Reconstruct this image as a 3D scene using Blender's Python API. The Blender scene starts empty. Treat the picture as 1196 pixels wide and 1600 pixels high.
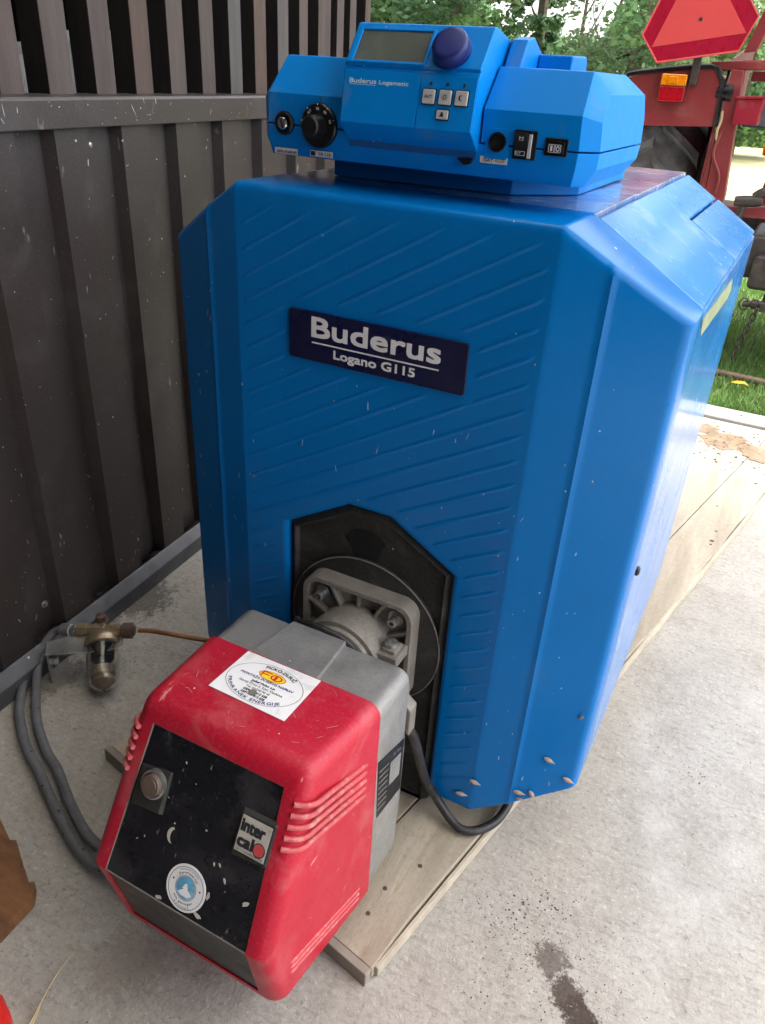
import bpy, bmesh, math, random
import numpy as np
from mathutils import Vector, Matrix
R = math.radians
rng = random.Random(7)
scene = bpy.context.scene
col = scene.collection

# ------------------------------------------------------------------ camera
cd = bpy.data.cameras.new('camera'); cam = bpy.data.objects.new('camera', cd); col.objects.link(cam)
yaw, pitch, roll = -0.456516, 0.521938, 0.061599
fw = Vector((math.sin(yaw)*math.cos(pitch), math.cos(yaw)*math.cos(pitch), -math.sin(pitch)))
rt = Vector((math.cos(yaw), -math.sin(yaw), 0)); up = rt.cross(fw)
r2 = math.cos(roll)*rt + math.sin(roll)*up; u2 = -math.sin(roll)*rt + math.cos(roll)*up
M = Matrix.Identity(4)
for i in range(3): M[i][0], M[i][1], M[i][2] = r2[i], u2[i], -fw[i]
M.translation = (0.362145, -0.698423, 0.922219)
cam.matrix_world = M
cd.sensor_fit = 'HORIZONTAL'; cd.sensor_width = 36; cd.lens = 36*1201.19/1196
cd.clip_start = .02; cd.clip_end = 500
scene.camera = cam

# ------------------------------------------------------------------ sky, sun, exposure
SUN_EL, SUN_AZ = R(68), R(65)          # azimuth measured from +Y towards +X
w = bpy.data.worlds.new('World'); scene.world = w; w.use_nodes = True
nt = w.node_tree; bg = nt.nodes['Background']
sky = nt.nodes.new('ShaderNodeTexSky'); sky.sky_type = 'NISHITA'; sky.sun_disc = False
sky.sun_elevation = SUN_EL; sky.sun_rotation = SUN_AZ; sky.dust_density = 4.0; sky.air_density = 1.0; sky.ozone_density = .3
hsv = nt.nodes.new('ShaderNodeHueSaturation'); hsv.inputs['Saturation'].default_value = .3
nt.links.new(sky.outputs[0], hsv.inputs['Color']); nt.links.new(hsv.outputs[0], bg.inputs[0]); bg.inputs[1].default_value = 0.15
sl = bpy.data.lights.new('sun', 'SUN'); sl.energy = 1.5; sl.angle = R(14); sl.color = (1, .95, .87)
sun = bpy.data.objects.new('sun', sl); col.objects.link(sun)
sd = Vector((math.sin(SUN_AZ)*math.cos(SUN_EL), math.cos(SUN_AZ)*math.cos(SUN_EL), math.sin(SUN_EL)))
sun.rotation_euler = sd.to_track_quat('Z', 'Y').to_euler(); sun.location = (6, 6, 10)
vs = scene.view_settings; vs.view_transform = 'Standard'; vs.look = 'None'; vs.gamma = 1; vs.exposure = 2.4

# ------------------------------------------------------------------ materials
MATS = {}
def pm(name, base, rough=.5, metal=0., var=.12, vscale=6., bump=0., bscale=120., dirt=None, specks=None, coat=0.,
       stretch=(1, 1, 1), rotz=0., streak=None, trans=0., ior=1.45, spec=.5, rvar=.12, grain=None):
    """procedural material in world space; dirt=(colour, amount, scale), specks=(colour, size, scale)"""
    m = bpy.data.materials.new(name); m.use_nodes = True; t = m.node_tree; n = t.nodes; L = t.links.new
    b = n['Principled BSDF']; b.inputs['Metallic'].default_value = metal
    b.inputs['Coat Weight'].default_value = coat; b.inputs['Coat Roughness'].default_value = .12
    b.inputs['Transmission Weight'].default_value = trans; b.inputs['IOR'].default_value = ior
    b.inputs['Specular IOR Level'].default_value = spec
    g = n.new('ShaderNodeNewGeometry'); mp = n.new('ShaderNodeMapping'); L(g.outputs['Position'], mp.inputs[0])
    mp.inputs['Rotation'].default_value = (0, 0, rotz); mp.inputs['Scale'].default_value = stretch
    def noise(sc, det=6, dist=0, src=mp):
        x = n.new('ShaderNodeTexNoise'); x.inputs['Scale'].default_value = sc; x.inputs['Detail'].default_value = det
        x.inputs['Distortion'].default_value = dist; x.inputs['Roughness'].default_value = .6; L(src.outputs[0], x.inputs[0]); return x
    def ramp(src, a, c):
        x = n.new('ShaderNodeMapRange'); x.inputs[1].default_value = a; x.inputs[2].default_value = c; L(src, x.inputs[0]); return x.outputs[0]
    def mix(f, a, c, mode='MIX'):
        x = n.new('ShaderNodeMix'); x.data_type = 'RGBA'; x.blend_type = mode
        if hasattr(f, 'links'): L(f, x.inputs[0])
        else: x.inputs[0].default_value = f
        for k, s in ((6, a), (7, c)):
            if hasattr(s, 'links'): L(s, x.inputs[k])
            else: x.inputs[k].default_value = (*s, 1)
        return x.outputs[2]
    n1 = noise(vscale)
    lo = tuple(c*(1-var) for c in base); hi = tuple(min(1, c*(1+var)) for c in base)
    c = mix(ramp(n1.outputs[0], .3, .7), lo, hi)
    rb = rough
    if dirt:
        dc, amt, dsc = dirt
        nd = noise(dsc, 8, .4); f = ramp(nd.outputs[0], .62-amt*.35, .86-amt*.2)
        mm = n.new('ShaderNodeMath'); mm.operation = 'MULTIPLY'; mm.inputs[1].default_value = .85; L(f, mm.inputs[0])
        c = mix(mm.outputs[0], c, dc)
    if grain:
        gc, ga, gs = grain; ng = noise(gs, 4, 0, g); gm = n.new('ShaderNodeMath'); gm.operation = 'MULTIPLY'; gm.inputs[1].default_value = ga; L(ramp(ng.outputs[0], .5, .72), gm.inputs[0]); c = mix(gm.outputs[0], c, gc)
    if streak:      # thin scratches: stretched noise
        sc, amt, sscale, strv = streak
        m2 = n.new('ShaderNodeMapping'); L(g.outputs['Position'], m2.inputs[0]); m2.inputs['Scale'].default_value = strv; m2.inputs['Rotation'].default_value = (.3, .2, rotz)
        ns = noise(sscale, 3, 0, m2); f = ramp(ns.outputs[0], .70-amt, .745-amt)
        c = mix(f, c, sc)
    if specks:
        pc, size, psc = specks
        vo = n.new('ShaderNodeTexVoronoi'); vo.inputs['Scale'].default_value = psc; L(g.outputs['Position'], vo.inputs[0])
        np_ = noise(psc*.5, 2, 0, g)
        th = n.new('ShaderNodeMath'); th.operation = 'MULTIPLY'; L(ramp(np_.outputs[0], .52, .76), th.inputs[0]); th.inputs[1].default_value = size
        lt = n.new('ShaderNodeMath'); lt.operation = 'LESS_THAN'; L(vo.outputs['Distance'], lt.inputs[0]); L(th.outputs[0], lt.inputs[1])
        c = mix(lt.outputs[0], c, pc)
    L(c, b.inputs['Base Color'])
    nr = noise(vscale*3.1, 5); rr = n.new('ShaderNodeMapRange'); L(nr.outputs[0], rr.inputs[0])
    rr.inputs[1].default_value = .3; rr.inputs[2].default_value = .7
    rr.inputs[3].default_value = max(.02, rb-rvar); rr.inputs[4].default_value = min(1, rb+rvar); L(rr.outputs[0], b.inputs['Roughness'])
    if bump:
        nb = noise(bscale, 6); bp = n.new('ShaderNodeBump'); bp.inputs['Strength'].default_value = 1; bp.inputs['Distance'].default_value = bump
        L(nb.outputs[0], bp.inputs['Height']); L(bp.outputs[0], b.inputs['Normal'])
    MATS[name] = m
    return m
DUST = (.42, .38, .33)
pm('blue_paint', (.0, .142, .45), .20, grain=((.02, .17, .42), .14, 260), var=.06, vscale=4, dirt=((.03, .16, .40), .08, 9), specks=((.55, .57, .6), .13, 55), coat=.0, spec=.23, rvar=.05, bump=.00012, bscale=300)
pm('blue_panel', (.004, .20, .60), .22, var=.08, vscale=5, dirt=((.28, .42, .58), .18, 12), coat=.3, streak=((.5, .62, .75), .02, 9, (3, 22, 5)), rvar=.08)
pm('blue_top', (.10, .20, .40), .20, var=.2, vscale=6, dirt=((.45, .43, .45), .62, 7), coat=.35, streak=((.62, .62, .66), .1, 5, (4, 40, 5)), rvar=.1)  # pale patches and streaks paint whitish reflection as well as dust and wear
pm('blue_plastic', (.0, .20, .62), .45, spec=.15, var=.05, vscale=9, dirt=((.09, .2, .36), .12, 22), specks=((.7, .7, .7), .09, 60), rvar=.05, bump=.00008, bscale=900)
pm('blue_plastic_dark', (.008, .10, .33), .42, var=.08, dirt=((.02, .03, .06), .2, 20))
pm('navy_plastic', (.004, .014, .13), .38, var=.1)
pm('navy_plate', (.004, .006, .042), .3, var=.1, dirt=((.05, .05, .08), .1, 30), coat=.2)
pm('white_print', (.66, .66, .68), .5, var=.05)
pm('pale_print', (.45, .62, .72), .5, var=.05)
pm('lcd', (.085, .10, .085), .22, var=.1, dirt=((.13, .15, .13), .3, 40), rvar=.05)
pm('black_plastic', (.006, .006, .007), .38, var=.2, dirt=((.06, .055, .05), .15, 40))
pm('grey_button', (.42, .42, .42), .5, var=.06)
pm('dark_print', (.02, .02, .025), .6)
pm('cream_label', (.62, .6, .54), .6, var=.08, dirt=((.3, .28, .24), .2, 60))
pm('chrome', (.7, .7, .7), .18, metal=1, var=.05)
pm('red_plastic', (.42, .006, .026), .40, grain=((.55, .16, .16), .18, 300), var=.08, vscale=7, dirt=((.50, .15, .155), .26, 12), specks=((.7, .6, .56), .14, 70), streak=((.60, .24, .23), .0, 10, (9, 2, 4)), rvar=.08, bump=.0001, bscale=500)
pm('red_worn', (.46, .075, .082), .6, var=.15, vscale=60, dirt=((.58, .36, .33), .3, 90))
pm('black_panel', (.007, .007, .010), .27, grain=((.07, .063, .063), .2, 260), var=.25, dirt=((.06, .057, .06), .34, 14), specks=((.62, .58, .54), .22, 60), streak=((.22, .2, .2), .02, 14, (12, 3, 3)), coat=.2)
pm('charcoal_panel', (.022, .023, .022), .5, var=.2, dirt=((.09, .085, .08), .3, 18), specks=((.4, .37, .33), .12, 40))
pm('cast_alu', (.33, .32, .305), .5, grain=((.16, .15, .14), .4, 350), metal=.55, var=.12, vscale=14, dirt=((.20, .19, .175), .34, 18), specks=((.7, .68, .63), .12, 50), bump=.0003, bscale=260)
pm('dusty_alu', (.27, .245, .215), .6, grain=((.12, .1, .085), .5, 380), metal=.35, var=.14, vscale=22, dirt=((.15, .13, .115), .4, 26), bump=.0004, bscale=220)
pm('door_black', (.014, .013, .012), .72, grain=((.07, .062, .054), .45, 300), var=.25, vscale=18, dirt=((.06, .054, .048), .3, 24), specks=((.5, .46, .4), .1, 40), bump=.0002, bscale=400)
pm('soot_shade', (.003, .003, .003), .85)  # black for real soot and for painted shade in gaps and holes
pm('dust_line', (.15, .135, .12), .85, var=.2, vscale=60)
pm('sticker_white', (.80, .79, .80), .45, var=.03, dirt=((.5, .48, .46), .12, 60))
pm('sticker_yellow', (.80, .60, .03), .45, var=.05)
pm('sticker_red', (.58, .03, .015), .45)
pm('sticker_cyan', (.12, .38, .58), .5, var=.25, vscale=80, dirt=((.5, .55, .58), .4, 90))
pm('badge_beige', (.47, .43, .38), .5, var=.08, dirt=((.3, .27, .22), .25, 60))
pm('badge_red', (.55, .06, .07), .45)
pm('amber_button', (.11, .08, .058), .45, var=.15)
pm('steel', (.45, .45, .44), .38, metal=.9, var=.12, dirt=((.2, .18, .15), .3, 60))
pm('brass', (.36, .29, .19), .38, metal=.8, var=.2, vscale=40, dirt=((.16, .1, .06), .4, 60))
pm('copper', (.30, .15, .07), .4, metal=.6, var=.25, vscale=30, dirt=((.14, .09, .06), .35, 40))
pm('rusty_brown', (.075, .045, .032), .6, var=.3, vscale=60)
pm('glass_bowl', (.80, .78, .74), .06, trans=1, ior=1.47, var=.03)
pm('brown_oil', (.34, .28, .21), .3, var=.4, vscale=50)
pm('hose_grey', (.125, .125, .132), .55, metal=.2, var=.2, vscale=30, specks=((.015, .015, .015), .5, 110), bump=.0012, bscale=420)
pm('cable_black', (.018, .018, .019), .48, var=.25, dirt=((.09, .085, .08), .2, 40))
pm('fence_steel', (.034, .0265, .0245), .42, grain=((.10, .09, .084), .26, 300), var=.10, vscale=3, dirt=((.065, .058, .056), .22, 9), specks=((.5, .48, .45), .13, 60), streak=((.16, .15, .14), .0, 12, (3, 3, 1)), rvar=.08, bump=.00015, bscale=240)
pm('flashing', (.115, .117, .125), .5, metal=.3, var=.2, vscale=10, dirt=((.04, .04, .043), .4, 12), specks=((.55, .52, .47), .2, 30))
pm('slat_wood', (.066, .050, .046), .75, var=.22, vscale=7, stretch=(4, 4, .5), dirt=((.095, .085, .083), .35, 6), bump=.0006, bscale=60, specks=((.6, .57, .52), .1, 40))
pm('slat_wood_grey', (.072, .067, .067), .75, var=.2, vscale=7, stretch=(4, 4, .5), dirt=((.10, .078, .07), .3, 6), bump=.0006, bscale=60)
pm('slat_wood_brown', (.070, .046, .038), .75, var=.25, vscale=7, stretch=(4, 4, .5), dirt=((.095, .085, .083), .3, 6), bump=.0006, bscale=60)
pm('slat_edge_shade', (.010, .006, .005), .8, var=.3, vscale=6, stretch=(4, 4, .5))  # dark tone paints the shade on slat edges turned from the light
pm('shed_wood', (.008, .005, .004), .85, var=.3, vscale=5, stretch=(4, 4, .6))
pm('pale_sheet', (.45, .46, .46), .6, var=.15)
pm('board_wood', (.36, .312, .242), .72, grain=((.2, .15, .1), .4, 160), var=.2, vscale=5, stretch=(5, .55, 3), rotz=R(11), dirt=((.22, .17, .115), .42, 4), specks=((.07, .045, .03), .16, 14), bump=.0007, bscale=40)
pm('board_edge', (.42, .37, .29), .8, var=.2, vscale=20, dirt=((.3, .23, .16), .3, 18), bump=.0008, bscale=90)
pm('strip_grey', (.26, .225, .185), .75, var=.2, vscale=15, dirt=((.2, .16, .12), .3, 20))
pm('chip_wood', (.17, .075, .028), .7, var=.35, vscale=7, stretch=(2, 7, 3), rotz=R(-35), dirt=((.08, .032, .014), .35, 8), bump=.001, bscale=50)
pm('straw', (.52, .42, .22), .7, var=.2, vscale=30)
pm('husk', (.32, .25, .2), .8, var=.35, vscale=200)
pm('red_tarp', (.62, .02, .015), .4, var=.1)
pm('tractor_red', (.22, .032, .033), .42, var=.16, vscale=6, dirt=((.30, .10, .09), .3, 10), rvar=.1)
pm('tractor_red_bright', (.28, .013, .028), .4, var=.12, vscale=8, dirt=((.3, .1, .1), .2, 12))
pm('rubber', (.10, .10, .10), .75, var=.3, vscale=14, dirt=((.34, .33, .31), .6, 9), bump=.001, bscale=80)
pm('lens_amber', (.85, .25, .0), .2, var=.25, vscale=60, coat=.6, trans=.15)
pm('lens_red', (.40, .004, .012), .2, var=.3, vscale=70, coat=.6, trans=.1)
pm('sign_orange', (.62, .07, .07), .4, var=.05)
pm('sign_red', (.36, .005, .028), .35, var=.12, vscale=20)
pm('iron', (.06, .052, .047), .55, metal=.5, var=.3, vscale=25, dirt=((.15, .12, .1), .3, 20))
pm('seat_grey', (.13, .16, .18), .6, var=.2)
pm('cab_glass', (.9, .95, .95), .03, trans=1, ior=1.1, var=.01, rvar=.01)
pm('lawn_soil', (.10, .13, .05), .95, var=.35, vscale=5)
pm('hay', (.34, .30, .16), .9, var=.2, vscale=1.2, dirt=((.2, .23, .09), .3, 2))
pm('far_grass', (.13, .2, .06), .9, var=.3, vscale=1)
pm('kerb_concrete', (.25, .242, .228), .8, var=.15, vscale=6, dirt=((.3, .28, .25), .25, 8), bump=.0015, bscale=60)
pm('bark', (.10, .08, .06), .9, var=.3, vscale=10, bump=.004, bscale=20)
pm('light_block_sheet', (.05, .042, .036), .7, var=.1)  # dark sheet for the unseen opaque roof part and added light-blocking walls
pm('pipe_brown', (.13, .085, .06), .6, var=.2)
pm('leaf_yellow', (.65, .28, .02), .6, var=.2)
pm('tape_olive', (.24, .27, .16), .5, var=.2, vscale=20, dirt=((.4, .42, .34), .3, 40))
def leafmat(name, base, var=.35):
    m = pm(name, base, .55, var=var, vscale=1.6, spec=.35)
    b = m.node_tree.nodes['Principled BSDF']; L = m.node_tree.links.new
    out = m.node_tree.nodes['Material Output']; tr = m.node_tree.nodes.new('ShaderNodeBsdfTranslucent'); mx = m.node_tree.nodes.new('ShaderNodeMixShader')
    L(b.inputs['Base Color'].links[0].from_socket, tr.inputs[0]); mx.inputs[0].default_value = .35
    L(b.outputs[0], mx.inputs[1]); L(tr.outputs[0], mx.inputs[2]); L(mx.outputs[0], out.inputs[0])
leafmat('leaf_dark', (.08, .155, .072)); leafmat('leaf_mid', (.13, .235, .105)); leafmat('leaf_light', (.22, .31, .16)); leafmat('leaf_fresh', (.20, .35, .12))
leafmat('grass_blade', (.15, .27, .07), .45); leafmat('tall_grass', (.17, .28, .08))

def translucent(name, base, amt):
    m = pm(name, base, .6, var=.06); t = m.node_tree; b = t.nodes['Principled BSDF']; tr = t.nodes.new('ShaderNodeBsdfTranslucent'); mx = t.nodes.new('ShaderNodeMixShader'); mx.inputs[0].default_value = amt
    t.links.new(b.inputs['Base Color'].links[0].from_socket, tr.inputs[0]); t.links.new(b.outputs[0], mx.inputs[1]); t.links.new(tr.outputs[0], mx.inputs[2]); t.links.new(mx.outputs[0], t.nodes['Material Output'].inputs[0])
translucent('roof_fill_plastic', (.78, .76, .73), .72)        # unseen roofing, made translucent to add overhead fill light
# concrete: stains, grit, hairline cracks
def concrete():
    m = bpy.data.materials.new('concrete'); m.use_nodes = True; t = m.node_tree; n = t.nodes; L = t.links.new; b = n['Principled BSDF']
    g = n.new('ShaderNodeNewGeometry')
    NC = {}
    def noise(sc, det=6, rough=.6, dist=0):
        k = (sc, det, rough, dist)
        if k not in NC: NC[k] = noise_(sc, min(det, 6), rough, dist)
        return NC[k]
    def noise_(sc, det=6, rough=.6, dist=0):
        x = n.new('ShaderNodeTexNoise'); x.inputs['Scale'].default_value = sc; x.inputs['Detail'].default_value = det; x.inputs['Roughness'].default_value = rough
        x.inputs['Distortion'].default_value = dist; L(g.outputs['Position'], x.inputs[0]); return x.outputs[0]
    def ramp(s, a, c, lo=0., hi=1.):
        x = n.new('ShaderNodeMapRange'); L(s, x.inputs[0])
        for k, v in zip((1, 2, 3, 4), (a, c, lo, hi)): x.inputs[k].default_value = v
        return x.outputs[0]
    def mul(a, c):
        x = n.new('ShaderNodeMath'); x.operation = 'MULTIPLY'
        for k, s in ((0, a), (1, c)):
            if hasattr(s, 'links'): L(s, x.inputs[k])
            else: x.inputs[k].default_value = s
        return x.outputs[0]
    def mix(f, a, c):
        x = n.new('ShaderNodeMix'); x.data_type = 'RGBA'; L(f, x.inputs[0])
        for k, s in ((6, a), (7, c)):
            if hasattr(s, 'links'): L(s, x.inputs[k])
            else: x.inputs[k].default_value = (*s, 1)
        return x.outputs[2]
    c = mix(ramp(noise(2.2, 8), .32, .68), (.325, .302, .266), (.395, .372, .334))
    c = mix(mul(ramp(noise(9, 10, .75), .46, .70), .7), c, (.245, .222, .194))
    c = mix(mul(ramp(noise(33, 8, .75), .52, .68), .45), c, (.27, .245, .215))
    c = mix(mul(ramp(noise(3.4, 9, .68, 1.4), .52, .72), .42), c, (.46, .44, .408))          # pale rubbed patches
    c = mix(mul(ramp(noise(120, 4, .8), .50, .66), .45), c, (.17, .15, .128))
    c = mix(mul(ramp(noise(75, 3, .8), .60, .68), .55), c, (.13, .112, .095))                   # sandy grain
    c = mix(mul(ramp(noise(140, 2, .7), .58, .68), .32), c, (.56, .54, .505))
    vo = n.new('ShaderNodeTexVoronoi'); vo.inputs['Scale'].default_value = 150; L(g.outputs['Position'], vo.inputs[0])
    lt = n.new('ShaderNodeMath'); lt.operation = 'LESS_THAN'; L(vo.outputs['Distance'], lt.inputs[0]); L(mul(ramp(noise(5, 5), .5, .78), .34), lt.inputs[1])
    c = mix(lt.outputs[0], c, (.06, .05, .042))
    mpn = n.new('ShaderNodeMapping'); L(g.outputs['Position'], mpn.inputs[0]); mpn.inputs['Rotation'].default_value = (0, 0, R(-25)); mpn.inputs['Scale'].default_value = (.35, 1.5, 1)
    bn = n.new('ShaderNodeTexNoise'); bn.inputs['Scale'].default_value = 95; bn.inputs['Detail'].default_value = 5; bn.inputs['Roughness'].default_value = .7; L(mpn.outputs[0], bn.inputs[0])
    c = mix(mul(ramp(bn.outputs[0], .54, .66), .45), c, (.18, .16, .138))
    ridge = None
    for (ax, ay, bx, by, wd, am) in ((.335, .405, .40, .205, .028, .8), (.40, .215, .452, .03, .032, .85), (.545, .205, .462, .0, .030, .7), (.45, .03, .47, -.25, .035, .5), (-.3, .1, -.2, -.3, .05, .35), (.7, .9, .5, .45, .05, .5)):
        ln = math.hypot(bx-ax, by-ay); dx, dy = (bx-ax)/ln, (by-ay)/ln
        sb = n.new('ShaderNodeVectorMath'); sb.operation = 'SUBTRACT'; L(g.outputs['Position'], sb.inputs[0]); sb.inputs[1].default_value = (ax, ay, 0)
        def dot(v):
            x = n.new('ShaderNodeVectorMath'); x.operation = 'DOT_PRODUCT'; L(sb.outputs[0], x.inputs[0]); x.inputs[1].default_value = v; return x.outputs['Value']
        al = dot((dx, dy, 0)); ac = n.new('ShaderNodeMath'); ac.operation = 'ABSOLUTE'; wob = n.new('ShaderNodeMath'); wob.operation = 'MULTIPLY_ADD'; L(noise(14, 6, .7), wob.inputs[0]); wob.inputs[1].default_value = .06; L(dot((-dy, dx, 0)), wob.inputs[2])
        sh = n.new('ShaderNodeMath'); sh.operation = 'SUBTRACT'; L(wob.outputs[0], sh.inputs[0]); sh.inputs[1].default_value = .03; L(sh.outputs[0], ac.inputs[0])
        mk = mul(mul(mul(ramp(ac.outputs[0], wd, wd*.15), ramp(al, -.02, .05)), ramp(al, ln+.03, ln-.04)), mul(ramp(noise(22, 8, .75), .36, .6), am*.7)); c = mix(mk, c, (.48, .458, .425))
    # brown spill with its own outline in front of the boiler, and dirt near the wall
    for (px, py, rad, cc, amt) in ((.405, -.175, .050, (.045, .028, .021), .95), (.385, -.155, .045, (.045, .028, .021), .95), (.362, -.135, .045, (.05, .032, .024), .9), (.338, -.108, .05, (.07, .05, .04), .75), (-.60, .18, .17, (.05, .042, .036), .75), (-.56, -.06, .12, (.06, .05, .042), .55), (.12, -.43, .12, (.17, .14, .11), .45), (-.10, -.36, .10, (.2, .165, .13), .45)):
        vd = n.new('ShaderNodeVectorMath'); vd.operation = 'DISTANCE'; L(g.outputs['Position'], vd.inputs[0]); vd.inputs[1].default_value = (px, py, 0)
        base = ramp(vd.outputs['Value'], 0, rad, 1, 0)
        ad = n.new('ShaderNodeMath'); ad.operation = 'ADD'; L(mul(base, .75), ad.inputs[0]); L(mul(noise(48, 8, .85), 1.35), ad.inputs[1])
        msk = mul(mul(ramp(ad.outputs[0], 1.06, 1.18), amt), ramp(base, 0, .2)); c = mix(msk, c, cc)
    L(c, b.inputs['Base Color']); b.inputs['Roughness'].default_value = .82; b.inputs['Specular IOR Level'].default_value = .35
    bp = n.new('ShaderNodeBump'); bp.inputs['Distance'].default_value = .0028; bp.inputs['Strength'].default_value = .8
    ad = n.new('ShaderNodeMath'); ad.operation = 'ADD'; L(noise(28, 9, .7), ad.inputs[0]); L(mul(noise(150, 4, .7), .6), ad.inputs[1])
    L(ad.outputs[0], bp.inputs['Height']); L(bp.outputs[0], b.inputs['Normal'])
    MATS['concrete'] = m
concrete()

# ------------------------------------------------------------------ mesh helpers
WL = {}
class MB:
    def __init__(s): s.v = []; s.f = []
    def add(s, v, f):
        o = len(s.v); s.v += [tuple(p) for p in v]; s.f += [tuple(i+o for i in q) for q in f]; return s
    def box(s, x0, x1, y0, y1, z0, z1):
        v = [(x, y, z) for z in (z0, z1) for y in (y0, y1) for x in (x0, x1)]
        return s.add(v, [(0, 2, 3, 1), (4, 5, 7, 6), (0, 1, 5, 4), (2, 6, 7, 3), (0, 4, 6, 2), (1, 3, 7, 5)])
    def obox(s, O, U, V, N, u0, u1, v0, v1, h0, h1):
        O, U, V, N = map(Vector, (O, U, V, N))
        v = [O+U*u+V*q+N*h for h in (h0, h1) for q in (v0, v1) for u in (u0, u1)]
        return s.add(v, [(0, 2, 3, 1), (4, 5, 7, 6), (0, 1, 5, 4), (2, 6, 7, 3), (0, 4, 6, 2), (1, 3, 7, 5)])
    def prism(s, pts, O, U, V, N, h0, h1):
        O, U, V, N = map(Vector, (O, U, V, N)); k = len(pts)
        v = [O+U*p[0]+V*p[1]+N*h for h in (h0, h1) for p in pts]
        return s.add(v, [tuple(range(k))[::-1], tuple(range(k, 2*k))]+[(i, (i+1) % k, (i+1) % k+k, i+k) for i in range(k)])
    def rev(s, p0, p1, prof, seg=24, caps=True):
        """surface of revolution about p0->p1; prof = [(t along metres, radius)]"""
        p0, p1 = Vector(p0), Vector(p1); a = (p1-p0).normalized()
        b = a.cross(Vector((0, 0, 1)) if abs(a.z) < .9 else Vector((1, 0, 0))).normalized(); c = a.cross(b)
        v = []; f = []
        for t, r in prof:
            for i in range(seg):
                th = 2*math.pi*i/seg; v.append(p0+a*t+(b*math.cos(th)+c*math.sin(th))*r)
        for j in range(len(prof)-1):
            for i in range(seg): f.append((j*seg+i, j*seg+(i+1) % seg, (j+1)*seg+(i+1) % seg, (j+1)*seg+i))
        if caps: f.append(tuple(range(seg))[::-1]); f.append(tuple((len(prof)-1)*seg+i for i in range(seg)))
        return s.add(v, f)
    def cyl(s, p0, p1, r0, r1=None, seg=20):
        r1 = r0 if r1 is None else r1; return s.rev(p0, p1, [(0, r0), ((Vector(p1)-Vector(p0)).length, r1)], seg)
    def tube(s, pts, r, seg=10, sub=6, taper=None):
        P = [Vector(p) for p in pts]; Q = []
        for i in range(len(P)-1):
            a = P[max(i-1, 0)]; b = P[i]; c = P[i+1]; d = P[min(i+2, len(P)-1)]
            for k in range(sub):
                t = k/sub; Q.append(.5*((2*b)+(c-a)*t+(2*a-5*b+4*c-d)*t*t+(3*b-a-3*c+d)*t**3))
        Q.append(P[-1]); v = []; f = []; up = None
        for i, q in enumerate(Q):
            tg = (Q[min(i+1, len(Q)-1)]-Q[max(i-1, 0)]).normalized()
            if up is None: up = tg.cross(Vector((.3, .2, 1))).normalized()
            up = (up-tg*up.dot(tg)).normalized(); w_ = tg.cross(up)
            rr = r if taper is None else r+(taper-r)*i/(len(Q)-1)
            for j in range(seg): th = 2*math.pi*j/seg; v.append(q+(up*math.cos(th)+w_*math.sin(th))*rr)
        for i in range(len(Q)-1):
            for j in range(seg): f.append((i*seg+j, i*seg+(j+1) % seg, (i+1)*seg+(j+1) % seg, (i+1)*seg+j))
        f.append(tuple(range(seg))[::-1]); f.append(tuple((len(Q)-1)*seg+j for j in range(seg)))
        return s.add(v, f)
    def build(s, name, mat, parent=None, smooth=False, bevel=0, bseg=2, angle=35):
        me = bpy.data.meshes.new(name)
        V = np.array([tuple(p) for p in s.v], dtype=float); c = (V.max(0)+V.min(0))/2
        me.from_pydata((V-c).tolist(), [], s.f); me.materials.append(MATS[mat])
        o = bpy.data.objects.new(name, me); return finish(o, me, c, parent, smooth, bevel, bseg, angle)
def finish(o, me, c, parent, smooth, bevel, bseg=2, angle=35):
    col.objects.link(o); o.location = Vector(c) - (WL[parent.name] if parent else Vector((0, 0, 0))); WL[o.name] = Vector(c)
    if parent: o.parent = parent
    bm = bmesh.new(); bm.from_mesh(me); bmesh.ops.recalc_face_normals(bm, faces=bm.faces)
    if smooth:
        for q in bm.faces: q.smooth = True
        for e in bm.edges:
            if len(e.link_faces) == 2 and e.calc_face_angle(0) > R(angle): e.smooth = False
    bm.to_mesh(me); bm.free()
    if bevel:
        b = o.modifiers.new('bevel', 'BEVEL'); b.width = bevel; b.segments = bseg; b.limit_method = 'ANGLE'; b.angle_limit = R(25); b.harden_normals = True
        for q in me.polygons: q.use_smooth = True
    return o
def tag(o, label, cat=None, group=None):
    o['label'] = label
    if cat: o['category'] = cat
    if group: o['group'] = group
    return o
def thing(name, loc, label, cat, group=None):
    o = bpy.data.objects.new(name, None); col.objects.link(o); o.location = loc; o.empty_display_size = .05; WL[o.name] = Vector(loc); return tag(o, label, cat, group)
def struct(o): o['kind'] = 'structure'; return o
def stuff(o): o['kind'] = 'stuff'; return o

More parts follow.
